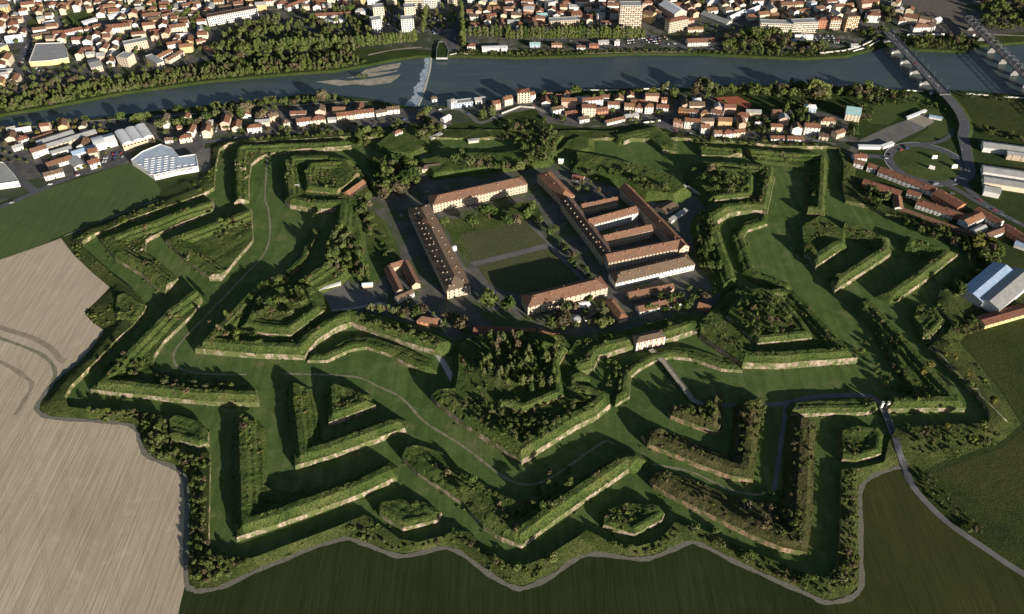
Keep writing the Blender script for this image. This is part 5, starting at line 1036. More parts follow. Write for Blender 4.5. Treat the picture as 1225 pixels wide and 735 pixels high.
INFILL = [([(0, 0), (150, -4), (150, 2), (80, 18), (60, 12), (0, 30)], 12, 15), ([(150, -6), (345, -8), (340, 8), (255, 18), (215, 30), (170, 20)], 34, 12), ([(340, -10), (480, -10), (470, 6), (345, 14)], 18, 8), ([(556, -10), (735, -10), (735, 26), (700, 30), (560, 20)], 52, -4), ([(740, -12), (1050, -14), (1045, 22), (900, 26), (850, 20), (830, 30), (770, 12)], 52, 14), ([(-60, -20), (1050, -40), (1050, -12), (-60, -4)], 60, 5), ([(-60, 30), (-4, 40), (-6, 110), (-60, 130)], 8, 12), ([(10, 165), (40, 150), (30, 160)], 3, 15), ([(1068, 8), (1090, 14), (1110, 30), (1080, 26)], 6, -30), ([(60, 50), (135, 44), (140, 70), (96, 76), (90, 54)], 10, 8), ([(0, 76), (34, 70), (22, 100), (0, 104)], 8, 12), ([(126, 56), (145, 52), (144, 74), (128, 82)], 6, 10), ([(150, 30), (175, 24), (240, 14), (252, 34), (240, 56), (225, 62), (205, 48), (160, 50)], 26, 10), ([(0, 20), (60, 14), (70, 36), (30, 44), (0, 40)], 16, 12), ([(90, 8), (160, -6), (215, 8), (165, 24), (130, 26)], 20, 14), ([(640, 120), (800, 118), (800, 130), (690, 132), (650, 128)], 12, 0), ([(800, 128), (930, 140), (960, 160), (900, 160), (830, 150)], 14, -6), ([(330, 140), (480, 130), (485, 138), (340, 158)], 8, 6), ([(190, 150), (330, 134), (330, 150), (240, 165)], 12, 6), ([(10, 165), (100, 150), (120, 190), (60, 205)], 12, 15), ([(570, 20), (640, 16), (655, 40), (600, 42)], 10, 0), ([(690, 12), (740, 8), (740, 30), (700, 30)], 8, -12)]
for poly, n, ang in INFILL:
    w_ = GP(poly); mn, mx = w_.min(0), w_.max(0); got = 0; n = int(n*1.7)
    for _ in range(n*30):
        if got >= n: break
        p = RNG.uniform(mn, mx)
        if not inpoly(p[None], w_)[0] or not clear(p, 6.5) or on_road(p, 6): continue
        L, D = RNG.uniform(9, 19), RNG.uniform(8, 12); e = random.choice((6, 6.5, 7, 9, 10)); wl = random.choice(('white', 'cream', 'cream', 'white', 'tan', 'pink', 'ochre', 'stone')); rf = random.choice(('r_red', 'r_red', 'r_orange', 'r_brown', 'r_old', 'r_grey'))
        k = random.choice(('gable', 'gable', 'hip')); sz = 'tall ' if e > 8.5 else ''
        if NHOUSE[0] >= 128 or poly[0][1] < -11:
            far_house(p, R(ang+random.uniform(-6, 6)+random.choice((0, 90))), L, D, e, wl, rf); got += 1; continue
        NHOUSE[0] += 1
        building(p, R(ang+random.uniform(-6, 6)+random.choice((0, 0, 90))), L, D, e, D*.24, k, wl, rf, desc=f'{sz}{wl} house with {RN[rf]} {SHP[k]} roof', noun='house', group='houses of the far town', win=5 if got % 2 == 0 else 0, chim=1 if got % 3 == 0 else 0, door=False)
        got += 1
V, F, fm, mts = [], [], [], []
for mt, (v, f) in MASS.items():
    k = len(V); V += v; F += [tuple(i+k for i in q) for q in f]; fm += [len(mts)]*len(f); mts.append(M[mt])
props(ob('back_street_houses', mesh('back_street_houses', V, F, mts, fm)), 'crowd of small red and brown roofed houses in the back streets beyond the river', 'houses', None, 'stuff')
# ---- bridges and weir
def road_bridge():
    z = 8.0; a = np.array(G(1060, 36, z)[:2]); b = np.array(G(1131, 113, z)[:2]); d = b-a; L = np.hypot(*d); u = d/L; c = (a+b)/2; W = 14
    root = props(ob('road_bridge', None, None, (*c, 0), math.atan2(u[1], u[0])), 'long straight road bridge across the river on white-capped piers', 'bridge')
    ob('deck', boxmesh('deck', [(-L/2, L/2, -W/2, W/2, z-1.4, z)], M['bridge_grey']), root)
    ob('carriageway', boxmesh('carriageway', [(-L/2, L/2, -W/2+1.6, W/2-1.6, z, z+.06)], M['road']), root)
    ob('centre_line', boxmesh('centre_line', [(-L/2+i*9, -L/2+i*9+5, -.12, .12, z+.06, z+.08) for i in range(int(L/9))], M['paint']), root)
    for s in (-1, 1): ob('parapet', boxmesh('parapet', [(-L/2, L/2, s*(W/2-.2)-.2, s*(W/2-.2)+.2, z, z+.9)], M['bridge_grey']), root)
    for i in range(6):
        x = -L/2+L*(i+.7)/6.2
        p = ob('pier', boxmesh('pier', [(-1.1, 1.1, -W/2-1.5, W/2+.5, -4, z-1.4)], M['bridge_grey']), root, (x, 0, 0))
        ob('cutwater', boxmesh('cutwater', [(-2.0, 2.0, -W/2-4, -W/2-1.4, -4, 2.6)], M['trim']), p)
    for i in range(10): 
        for s in (-1, 1): ob('lamp_post', LAMP, root, (-L/2+L*(i+.5)/10, s*(W/2-.6), z), 0 if s > 0 else math.pi)
    return root
LAMP = boxmesh('lamp_post', [(-.09, .09, -.09, .09, 0, 7), (-.09, .09, -1.6, .09, 6.9, 7.05), (-.14, .14, -1.9, -1.2, 6.8, 6.95)], M['steel'])
road_bridge()
def rail_bridge():
    z = 8.5; a = np.array(G(1158, 24, z)[:2]); b = np.array(G(1290, 152, z)[:2]); d = b-a; L = np.hypot(*d); u = d/L; c = (a+b)/2; W = 10
    root = props(ob('railway_bridge', None, None, (*c, 0), math.atan2(u[1], u[0])), 'dark steel truss railway bridge at the picture corner', 'bridge')
    ob('deck', boxmesh('deck', [(-L/2, L/2, -W/2, W/2, z-1.2, z)], M['ballast']), root)
    for s in (-1.9, 1.9): ob('track', boxmesh('track', [(-L/2, L/2, s-.8, s-.65, z, z+.18), (-L/2, L/2, s+.65, s+.8, z, z+.18)], M['steel']), root)
    n = 26
    for s in (-1, 1):
        bs = [(-L/2, L/2, s*W/2-.3, s*W/2+.3, z+5.6, z+6.2), (-L/2, L/2, s*W/2-.3, s*W/2+.3, z-.6, z+.5)]
        bs += [(-L/2+L*i/n-.2, -L/2+L*i/n+.2, s*W/2-.25, s*W/2+.25, z, z+5.8) for i in range(n+1)]
        V, F = [], []
        for q in bs: box(*q, V, F, True)
        for i in range(n):
            x0, x1 = -L/2+L*i/n, -L/2+L*(i+1)/n
            if i % 2: x0, x1 = x1, x0
            k = len(V); y = s*W/2; V += [(x0-.25, y-.15, z), (x0+.25, y-.15, z), (x1+.25, y-.15, z+5.8), (x1-.25, y-.15, z+5.8), (x0-.25, y+.15, z), (x0+.25, y+.15, z), (x1+.25, y+.15, z+5.8), (x1-.25, y+.15, z+5.8)]
            F += [(k, k+1, k+2, k+3), (k+5, k+4, k+7, k+6), (k, k+3, k+7, k+4), (k+1, k+5, k+6, k+2)]
        ob('truss', mesh('truss', V, F, M['steel']), root)
    ob('cross_bracing', boxmesh('cross_bracing', [(-L/2+L*i/n-.2, -L/2+L*i/n+.2, -W/2, W/2, z+5.7, z+6.1) for i in range(0, n+1)], M['steel']), root)
    for i in range(9): ob('pier', boxmesh('pier', [(-1.0, 1.0, -W/2+.4, W/2-.4, -4, z-1.2), (-1.3, 1.3, -W/2-1.2, -W/2+.3, -4, 1.0)], M['bridge_grey']), root, (-L/2+L*(i+.5)/9, 0, 0))
rail_bridge()
def weir():
    top = smooth_line([(516, 67), (514.5, 82), (511, 97), (506.5, 112), (500, 128)], 14); p = np.array([G(x, y, -2)[:2] for x, y in top]); c = p.mean(0)
    root = props(ob('weir', None, None, (*c, 0)), 'white-water weir stepping diagonally across the river', 'weir')
    wd = np.linspace(7, 15, len(p)); V, F, V2, F2 = [], [], [], []
    for i, q in enumerate(p):
        x, y = q-c; w_ = wd[i]*(1+.15*math.sin(i*.4)+.08*math.sin(i*1.3))
        V += [(x+1.2, y, -2.2), (x-.6, y, -1.9), (x-2.0, y, -2.05)]
        V2 += [(x-1.9, y, -2.06), (x-w_*.35, y+.8*math.sin(i*2.3), -2.16), (x-w_*.7, y+math.sin(i*3.1), -2.26), (x-w_*1.1, y, -2.41)]
    n = len(p)
    for i in range(n-1):
        F += [(3*i, 3*i+3, 3*i+4, 3*i+1), (3*i+1, 3*i+4, 3*i+5, 3*i+2)]; F2 += [(4*i+k, 4*i+4+k, 4*i+5+k, 4*i+1+k) for k in range(3)]
    ob('sill', mesh('sill', V, F, M['conc']), root); ob('foam_apron', mesh('foam_apron', V2, F2, M['foam']), root)
weir()
# embankment walls along the river
wall_thing([(538, 66), (548, 64), (560, 65)], 1.0, 1.0, 'conc', 'low pale quay wall beside the concrete weir pier')
wall_thing([(1085, 43.5), (1100, 43.5), (1122, 43), (1137, 42.5)], 3.2, .8, 'trim', 'white quay wall between the road bridge and rail yard')
wall_thing([(1147, 43), (1166, 43.5)], 3.0, .8, 'trim', 'short white quay wall next to the truss bridge')
wall_thing([(697, 108.5), (722, 108.8), (740, 108.5)], 1.4, .7, 'trim', 'white river wall behind the big cream apartment house')
wall_thing([(770, 107), (800, 106.5), (812, 107)], 1.4, .7, 'trim', 'white river wall behind the orange-roofed house pair')
wall_thing([(1040, 107), (1062, 108)], 1.4, .7, 'trim', 'white river wall behind the car park trees')
wall_thing([(1080, 108.5), (1104, 110)], 1.4, .7, 'trim', 'white river wall just before the road bridge')
wall_thing([(1156, 112.5), (1182, 115)], 1.4, .7, 'trim', 'white river wall in the meadow past the road bridge')
wall_thing([(1200, 116.5), (1226, 118)], 1.4, .7, 'trim', 'white river wall at the picture edge past the road bridge')
wall_thing([(824.6, 160.5), (838, 164.5), (853, 167.4)], 2.0, .5, 'trim', 'pale garden wall in front of the white lane houses')
wall_thing([(600, 137), (622, 128.5), (640, 130), (655, 137)], 2.2, .7, 'conc', 'pale road wall curving below the tall cream riverside house')
wall_thing([(770, 147.8), (790, 145.2)], 2.0, .5, 'trim', 'straight white wall along the river lane')
wall_thing([(980, 64.5), (1010, 61.5), (1030, 56), (1050, 46.5)], 2.2, .8, 'conc', 'curved pale promenade ramp wall below the ochre tower')
wall_thing([(1020, 62), (1036, 57.5), (1052, 49)], 1.4, .6, 'trim', 'outer white promenade wall below the ochre tower')
for i, (x, y, n, lab) in enumerate(((288, 203, 4, 'crumbling pale ruin on top of the hooked counterguard'), (293, 214, 3, 'second crumbling ruin on the hooked counterguard, nearer its end'), (284, 194, 3, 'low broken wall at the bend of the hooked counterguard'), (1021, 536, 3, 'white ruined masonry inside the lane-bend redoubt'), (228, 308, 3, 'pale ruin in the brown ravelin court'), (163, 300, 3, 'broken vault on the kinked counterguard'), (893, 607, 4, 'bare stone pile on the brown earth strip'))):
    p = ground_at(x, y); rr = random.Random(i+3); root = props(ob('ruin', None, None, p, rr.uniform(0, 3)), lab, 'ruin'); V, F = [], []
    for k in range(n*2):
        cx_, cy_, a_, b_, h_ = rr.uniform(-5, 5), rr.uniform(-3.5, 3.5), rr.uniform(.4, 1.8), rr.uniform(.3, .7), rr.uniform(.5, 1.7)
        box(cx_-a_, cx_+a_, cy_-b_, cy_+b_, -.8, h_, V, F)
    ob('masonry', mesh('masonry', V, F, M['brick']), root)
# roundabout stones and kiosks
for i, (x, y, rz) in enumerate(((1117, 190.5, 8), (1114, 203, -28), (1141, 201.5, 5))):
    r_ = ob('sculpture', None, None, (*G(x, y)[:2], .6), R(rz)); V, F = [], []
    ob('slab', mesh('slab', [(-3.4, -1.2, 0), (3.4, -1.2, 0), (3.0, 1.4, 0), (-3.0, 1.4, 0), (-3.0, -.4, 4.6), (3.0, -.4, 4.2), (2.7, .6, 4.2), (-2.7, .6, 4.6)], [(0, 1, 5, 4), (1, 2, 6, 5), (2, 3, 7, 6), (3, 0, 4, 7), (4, 5, 6, 7)], M['trim']), r_)
    props(r_, ['white slab sculpture in the middle of the roundabout lawn', 'tilted white slab sculpture near the row side of the roundabout', 'white slab sculpture at the ramp side of the roundabout'][i], 'sculpture', 'roundabout slab sculptures')
# ------------------------------------------------------------------ trees
def leafquads(P, N, size, rng):
    """square leaf clumps at P facing roughly N"""
    n = len(P); N = N+rng.normal(0, .55, (n, 3)); N /= np.linalg.norm(N, axis=1)[:, None]+1e-9
    t = np.cross(N, rng.normal(0, 1, (n, 3))); t /= np.linalg.norm(t, axis=1)[:, None]+1e-9; b = np.cross(N, t)
    s = (size*rng.uniform(.6, 1.25, n))[:, None]/2; k = rng.uniform(.6, 1, n)[:, None]
    return np.stack([P-t*s-b*s*k, P+t*s-b*s*k*.7, P+t*s*.8+b*s*k, P-t*s*.7+b*s*k*.9], 1)
def crown_broad(seed, n=330, lobes=9, size=.3, flat=.85):
    """unit crown: radius about 1, base at z=0.35, made of several unequal leafy boughs"""
    r = np.random.default_rng(seed); Q = []
    cs = r.normal(0, 1, (lobes, 3)); cs /= np.linalg.norm(cs, axis=1)[:, None]; cs *= r.uniform(.3, .62, (lobes, 1)); cs[:, 2] = np.abs(cs[:, 2])*flat*1.2-.1
    rs = r.uniform(.3, .52, lobes)
    for c, q in zip(cs, rs):
        m = int(n/lobes); d = r.normal(0, 1, (m, 3)); d /= np.linalg.norm(d, axis=1)[:, None]; rad = q*r.uniform(.72, 1.08, (m, 1))
        P = c+d*rad*np.array([1, 1, flat]); P[:, 2] += .95; Q.append(leafquads(P, d*1.0+c*.5, size, r))
    return np.concatenate(Q)
def crown_poplar(seed, n=260, size=.22):
    r = np.random.default_rng(seed); z = r.uniform(.12, 1, n); a = r.uniform(0, 2*math.pi, n); w_ = .17*np.sin(np.clip((z-.08)/.92, 0, 1)**.75*math.pi)**.6+.02
    w_ = w_*(1+.25*np.sin(z*17+a*2+seed))*r.uniform(.75, 1.1, n); d = np.stack([np.cos(a), np.sin(a), np.full(n, .35)], 1)
    return leafquads(np.stack([w_*np.cos(a), w_*np.sin(a), z], 1), d, size*.55, r)
def crown_cone(seed, n=260):
    r = np.random.default_rng(seed); z = r.uniform(.1, 1, n)**1.2; a = r.uniform(0, 2*math.pi, n); w_ = .3*(1-z)**.8*(1+.3*np.sin(z*26+seed))*r.uniform(.7, 1.1, n)+.01
    return leafquads(np.stack([w_*np.cos(a), w_*np.sin(a), z], 1), np.stack([np.cos(a), np.sin(a), np.full(n, .1)], 1), .13, r)
def trunk_mesh(seed, top, r0, limbs=4, wide=.4):
    r = random.Random(seed); V, F = [], []
    def limb(a, b, ra, rb, n=5):
        d = (Vector(b)-Vector(a)).normalized(); s = d.orthogonal().normalized(); t = d.cross(s); k = len(V)
        for c, q in ((a, ra), (b, rb)):
            for i in range(n): o = s*math.cos(2*math.pi*i/n)*q+t*math.sin(2*math.pi*i/n)*q; V.append(tuple(Vector(c)+o))
        for i in range(n): j = (i+1) % n; F.append((k+i, k+j, k+n+j, k+n+i))
    limb((0, 0, -.05), (0, 0, top*.55), r0, r0*.7); limb((0, 0, top*.55), (.02, .02, top), r0*.7, r0*.25)
    for i in range(limbs):
        a = 2*math.pi*(i+r.random()*.6)/max(1, limbs); z = top*r.uniform(.4, .6); limb((0, 0, z), (wide*math.cos(a), wide*math.sin(a), z+top*.4), r0*.42, r0*.12)
    return mesh('trunk', V, F, M['bark'])
KIND = {}
def kind(name, n, fn, mats, tr):
    KIND[name] = [(q, trunk_mesh(i*7+len(name), *tr)) for i, q in enumerate(fn(s) for s in range(n))], mats
kind('broadleaf_tree', 8, lambda s: crown_broad(s+11, 250+(s*67) % 160, 5+s, .26+.03*(s % 4), (.7, .85, 1.05, .95)[s % 4])*np.array([1+.2*math.sin(s*2), 1+.2*math.cos(s*3), 1]), ['leaf', 'leaf', 'leaf2', 'leafl', 'leaf', 'leafb'], (1.1, .06))
kind('yellow_tree', 1, lambda s: crown_broad(s+31), ['leafy'], (1.1, .06))
kind('slender_tree', 3, lambda s: crown_broad(s+51, 240, 8, .34, 1.0)*np.array([.62, .62, 1.25]), ['leaf', 'leaf2', 'leafl', 'leafb'], (1.4, .06, 3, .25))
kind('poplar_tree', 3, lambda s: crown_poplar(s+71), ['leaf', 'leaf2', 'leafl'], (.7, .022, 2, .06))
kind('conifer_tree', 2, lambda s: crown_cone(s+91), ['conif'], (.8, .025, 0))
BASEH = {'broadleaf_tree': 1.75, 'yellow_tree': 1.75, 'slender_tree': 2.2, 'poplar_tree': 1.0, 'conifer_tree': 1.0}
CROWN = {}
def crown_me(k, i, mt):
    if (k, i, mt) not in CROWN: CROWN[(k, i, mt)] = qmesh('crown', KIND[k][0][i][0], M[mt])
    return CROWN[(k, i, mt)]
TREES = []        # (kind, x, y, z, height)
def tree(px, py, h, k='broadleaf_tree', keep=True): TREES.append((k, *ground_at(px, py), h*random.uniform(.9, 1.1), keep))
def zone(poly, n, h0, h1, kinds=('broadleaf_tree',), gap=4.0, avoid=True, keep=False):
    p = np.array(poly, float); mn, mx = p.min(0), p.max(0); got = 0; L = []
    for _ in range(n*25):
        if got >= n: break
        q = RNG.uniform(mn, mx)
        if not inpoly(q[None], p)[0]: continue
        w_ = ground_at(*q)
        if avoid and (not clear(w_, 1.5) or (w_[1] > 900 and on_road(w_, 2))): continue
        if any((w_[0]-a)**2+(w_[1]-b)**2 < gap*gap for a, b in L): continue
        L.append(w_[:2]); got += 1; TREES.append((random.choice(kinds), *w_, random.uniform(h0, h1)*random.choice((.7, .85, 1, 1, 1.2)), keep))
def row(a, b, n, h, k, jit=1.0, keep=True):
    for i in range(n):
        t = (i+.5)/n; tree(a[0]+(b[0]-a[0])*t+random.uniform(-jit, jit), a[1]+(b[1]-a[1])*t+random.uniform(-jit, jit)*.5, h*random.uniform(.85, 1.15), k, keep)
B_, S_, P_, C_, Y_ = 'broadleaf_tree', 'slender_tree', 'poplar_tree', 'conifer_tree', 'yellow_tree'
# citadel: trees one can pick out singly
for px, py, h in ((584, 368, 19), (609, 372, 18), (552, 395, 15), (585, 262, 17), (565, 272, 14), (532, 272, 13), (634, 262, 18), (618, 268, 14), (608, 270, 11), (646, 268, 9), (658, 282, 10), (664, 278, 8), (676, 300, 8), (683, 316, 8), (690, 306, 5),
                  (676, 374, 15), (672, 390, 16), (660, 392, 12), (722, 392, 14), (716, 384, 10), (688, 372, 9), (700, 376, 8), (706, 362, 8), (790, 360, 9), (800, 364, 11), (812, 360, 11), (820, 370, 11), (783, 370, 9), (797, 373, 8), (808, 371, 9), (776, 372, 8)): tree(px, py, h)
for px, py, h in ((458, 226, 16), (470, 224, 18), (482, 222, 15), (494, 214, 18), (488, 206, 15), (452, 230, 11), (466, 214, 14), (545, 196, 12), (562, 200, 15), (552, 186, 9), (573, 199, 9)): tree(px, py, h)
row((582, 203), (625, 205), 6, 10, B_); row((630, 203), (652, 194), 4, 8, B_)
row((440, 374), (482, 378), 9, 11, S_); row((480, 382), (486, 378), 2, 9, B_)
zone([(404, 274), (430, 285), (440, 315), (432, 330), (415, 330), (396, 320), (392, 300)], 34, 7, 11, (B_, B_, S_), 3.5, keep=True)
zone([(432, 240), (446, 250), (446, 272), (436, 270), (430, 255)], 10, 7, 11, (B_,), 4, keep=True)
zone([(424, 318), (442, 322), (440, 345), (425, 335)], 6, 10, 13, (S_,), 4, keep=True)
zone([(572, 408), (668, 410), (668, 440), (666, 462), (620, 478), (585, 466), (566, 444)], 50, 8, 14, (S_, P_, S_, P_), 4.2, keep=True)
zone([(586, 404), (625, 404), (622, 412), (590, 413)], 8, 9, 12, (S_,), 3, keep=True)
zone([(882, 366), (918, 352), (938, 364), (950, 385), (940, 398), (905, 403), (878, 378)], 46, 4, 7.5, (B_, S_, B_), 3.4, keep=True)
zone([(845, 205), (893, 208), (895, 230), (862, 234), (838, 216)], 30, 5, 8, (B_,), 3.6, keep=True)
zone([(300, 366), (325, 350), (360, 345), (378, 352), (372, 366), (345, 380), (318, 385)], 26, 5, 8.5, (B_,), 3.6, keep=True)
zone([(832, 290), (852, 292), (862, 325), (845, 330), (834, 312)], 16, 7, 11, (B_,), 4, keep=True)
zone([(836, 262), (848, 258), (856, 280), (842, 284)], 10, 5, 8, (B_,), 4, keep=True)
zone([(748, 205), (790, 215), (805, 228), (775, 228), (752, 215)], 12, 4, 7, (B_,), 4, keep=True)
for px, py, h in ((253, 391, 10), (262, 397, 8), (272, 383, 11), (282, 402, 8), (270, 404, 7), (284, 408, 6), (310, 412, 6), (305, 402, 6)): tree(px, py, h, S_ if px < 275 else B_)
zone([(262, 262), (290, 262), (298, 275), (270, 288), (252, 285)], 14, 3.5, 6, (B_,), 4, keep=True)
zone([(337, 196), (352, 194), (352, 225), (344, 232), (338, 225)], 10, 4, 7, (B_, S_), 4, keep=True)
zone([(498, 165), (515, 148), (530, 150), (530, 166), (512, 172)], 12, 7, 11, (B_,), 4)
zone([(415, 168), (445, 158), (455, 165), (440, 176), (422, 178)], 10, 6, 10, (B_,), 4)
zone([(604, 150), (625, 140), (660, 148), (668, 160), (650, 175), (620, 178), (606, 168)], 36, 5, 9, (B_, B_, S_), 4)
zone([(625, 178), (660, 168), (668, 182), (660, 196), (630, 196)], 22, 5, 9, (B_, S_), 4)
zone([(570, 136), (592, 132), (594, 142), (575, 144)], 9, 9, 12, (P_, P_), 3)
zone([(680, 196), (700, 192), (712, 200), (700, 210), (682, 208)], 12, 5, 8, (B_, C_), 4)
zone([(300, 168), (330, 164), (415, 158), (410, 163), (330, 168), (300, 172)], 16, 4, 7, (B_,), 4)
zone([(690, 205), (735, 214), (742, 224), (700, 236), (684, 226)], 9, 5, 9, (B_,), 5)
zone([(560, 205), (640, 196), (640, 200), (565, 208)], 7, 6, 9, (B_,), 5)
zone([(632, 384), (690, 370), (727, 362), (728, 390), (676, 398), (650, 392)], 14, 6, 12, (B_, B_, S_), 5)
zone([(486, 368), (540, 378), (566, 390), (556, 398), (500, 388)], 14, 5, 10, (B_, S_), 4)
zone([(436, 262), (446, 254), (470, 292), (472, 315), (455, 318), (442, 300)], 9, 4, 8, (B_,), 6)
zone([(662, 292), (672, 292), (710, 335), (700, 338)], 7, 5, 8, (B_,), 5)
zone([(815, 345), (850, 340), (862, 346), (846, 370), (825, 366)], 8, 5, 9, (B_,), 5)
zone([(448, 222), (470, 210), (498, 206), (502, 216), (490, 232), (462, 240), (446, 236)], 16, 12, 17, (B_,), 6, keep=True)
zone([(445, 196), (500, 190), (500, 204), (450, 214)], 10, 8, 13, (B_,), 6)
# near bank
zone([(0, 154), (60, 148), (120, 142), (120, 146), (60, 152), (0, 160)], 14, 6, 10, (B_,), 5)
for px, py, h in ((146, 146, 13), (170, 146, 13), (163, 147, 10), (178, 144, 11), (213, 135, 12), (196, 137, 8), (196, 155, 15), (203, 150, 11), (212, 152, 13), (222, 150, 12), (230, 153, 13), (238, 150, 11), (250, 145, 12), (260, 142, 12), (275, 145, 11), (284, 138, 16), (296, 138, 15), (290, 142, 14), (314, 144, 14), (318, 138, 11), (200, 163, 9), (272, 156, 9)): tree(px, py, h)
zone([(232, 133), (280, 126), (330, 121), (368, 119), (400, 117), (412, 119), (380, 124), (330, 128), (280, 134), (240, 138)], 62, 7, 11, (P_, S_, B_), 3)
tree(388, 120, 14); tree(415, 126, 9); tree(336, 158, 7); tree(432, 165, 14); tree(440, 162, 11); tree(454, 158, 8); tree(408, 163, 8); tree(345, 163, 6)
zone([(500, 140), (515, 136), (516, 150), (505, 156)], 9, 8, 11, (B_,), 4)
for px, py, h in ((690, 114, 14), (684, 116, 10), (665, 125, 12), (710, 118, 9), (718, 118, 11), (730, 117, 8), (745, 117, 10), (740, 119, 9), (762, 116, 12), (768, 115, 10), (785, 118, 9), (795, 112, 15), (835, 113, 20), (842, 112, 22), (830, 116, 12), (805, 119, 9), (846, 118, 9), (905, 112, 12), (896, 110, 13), (870, 111, 11), (858, 114, 11), (650, 117, 9), (884, 112, 10)): tree(px, py, h)
tree(780, 117, 13, Y_)
zone([(855, 108), (900, 107), (905, 114), (860, 114)], 14, 8, 12, (B_, P_), 4)
zone([(918, 108), (958, 106), (962, 116), (920, 118)], 16, 11, 16, (P_, B_), 4)
for px, py, h in ((975, 119, 24), (970, 117, 22), (981, 119, 20), (986, 121, 12)): tree(px, py, h, B_)
zone([(934, 126), (948, 122), (966, 124), (968, 150), (955, 158), (936, 152)], 22, 9, 14, (C_, P_, B_), 4)
zone([(1012, 108), (1040, 108), (1042, 122), (1018, 124)], 18, 10, 15, (B_,), 4)
zone([(1042, 112), (1092, 112), (1085, 122), (1062, 130), (1045, 126)], 26, 6, 11, (B_, C_), 4)
zone([(1020, 125), (1045, 130), (1040, 148), (1028, 150)], 10, 6, 9, (B_,), 4)
zone([(1015, 150), (1022, 150), (1024, 162), (1014, 168)], 7, 9, 13, (C_, P_), 3)
zone([(820, 170), (900, 170), (960, 173), (990, 177), (960, 178), (880, 175), (825, 172)], 34, 4, 7, (B_,), 3)
zone([(900, 142), (935, 138), (935, 160), (905, 162)], 18, 5, 9, (B_,), 4)
zone([(1150, 112), (1225, 118), (1270, 122), (1225, 126), (1156, 118)], 16, 4, 7, (B_,), 4)
zone([(1160, 148), (1225, 165), (1225, 172), (1180, 162)], 14, 4, 7, (B_,), 4)
zone([(1035, 220), (1052, 228), (1060, 240), (1048, 252), (1034, 245)], 14, 8, 12, (B_, C_), 4)
zone([(1060, 252), (1090, 262), (1130, 276), (1165, 290), (1176, 300), (1160, 305), (1110, 284), (1066, 264)], 36, 6, 9, (B_, B_, C_), 4)
zone([(1162, 285), (1185, 288), (1195, 305), (1190, 318), (1176, 318), (1160, 300)], 18, 9, 13, (B_, Y_, B_), 4, keep=True)
for px, py, h in ((1146, 350, 12), (1150, 355, 9), (1160, 338, 9), (1168, 330, 8), (1178, 312, 11), (1186, 318, 8), (1130, 428, 7), (1158, 450, 7), (1187, 484, 8), (1103, 449, 8), (1085, 516, 7), (1131, 514, 7), (1176, 512, 7), (1140, 430, 6), (1159, 392, 7), (1164, 388, 7), (1150, 398, 6), (1116, 372, 5), (1100, 372, 6), (1112, 440, 7)): tree(px, py, h, random.choice((B_, Y_)) if px > 1095 and py > 420 else B_)
zone([(1148, 384), (1176, 380), (1172, 398), (1152, 404), (1136, 398)], 20, 3, 5.5, (B_,), 3)
zone([(1100, 395), (1135, 400), (1150, 412), (1130, 420), (1105, 412)], 14, 3, 5, (B_,), 3)
# glacis bushes grown to trees, lower ground
zone([(168, 510), (200, 500), (203, 528), (215, 545), (245, 546), (247, 560), (228, 568), (205, 552), (178, 538)], 46, 3.5, 6, (B_,), 3.4)
zone([(229, 575), (247, 572), (247, 650), (256, 668), (300, 672), (268, 694), (238, 700), (230, 690)], 80, 3, 5.5, (B_,), 3.4)
zone([(102, 492), (165, 494), (196, 500), (170, 506), (135, 500)], 30, 3, 5.5, (B_,), 3.4)
zone([(430, 630), (475, 656), (500, 652), (535, 645), (520, 652), (488, 660), (468, 658), (440, 645)], 22, 2.5, 4, (B_,), 3.4)
zone([(550, 640), (580, 660), (610, 682), (604, 688), (575, 665), (552, 650)], 18, 3, 5, (B_,), 3.4)
zone([(720, 646), (745, 656), (765, 660), (790, 652), (806, 634), (815, 640), (795, 656), (762, 664)], 26, 3, 5, (B_,), 3.4)
zone([(826, 634), (870, 656), (940, 682), (985, 700), (1010, 694), (1012, 640), (1008, 570), (1024, 570), (1025, 640), (1024, 700), (988, 714), (920, 686), (850, 652)], 110, 3, 5.5, (B_,), 3.4)
for px, py, h in ((828, 636, 8), (854, 638, 6), (893, 668, 8), (961, 695, 7), (1017, 622, 6), (1018, 680, 6), (543, 640, 7), (590, 672, 7), (660, 672, 7), (550, 588, 7), (566, 578, 8), (681, 582, 9), (637, 604, 6), (648, 608, 7), (660, 606, 7), (672, 601, 6), (910, 634, 9)): tree(px, py, h)
zone([(905, 590), (945, 590), (968, 610), (960, 635), (930, 640), (908, 620)], 30, 3, 5.5, (B_,), 3.4)
zone([(880, 486), (912, 480), (914, 500), (900, 560), (885, 540)], 26, 4, 7, (B_,), 3.4)
zone([(945, 505), (975, 505), (974, 560), (950, 580)], 18, 3, 5, (B_,), 3.4)
zone([(800, 488), (850, 486), (858, 505), (830, 503)], 16, 3.5, 6, (B_,), 3.2)
zone([(1015, 420), (1050, 400), (1075, 440), (1090, 470), (1060, 478), (1045, 440)], 34, 3.5, 6, (B_,), 3.6)
zone([(1094, 510), (1180, 512), (1200, 525), (1130, 548), (1090, 545)], 40, 2.5, 5, (B_,), 3.6)
zone([(720, 440), (740, 430), (752, 440), (745, 470), (735, 478), (725, 460)], 14, 4, 7, (B_, S_), 3.4)
zone([(548, 480), (575, 478), (600, 492), (640, 495), (640, 530), (615, 530), (570, 505)], 46, 3, 6, (B_,), 3.4)
zone([(640, 500), (700, 470), (712, 488), (680, 508), (645, 530)], 34, 3, 5, (B_,), 3.4)
zone([(430, 385), (480, 390), (520, 405), (545, 420), (530, 420), (480, 400), (440, 392)], 30, 3, 5.5, (B_,), 3.2)
zone([(180, 445), (240, 453), (300, 463), (250, 466), (195, 462)], 34, 3, 5.5, (B_,), 3.2)
zone([(110, 448), (150, 420), (178, 428), (180, 445), (150, 455)], 22, 3, 5, (B_,), 3.2)
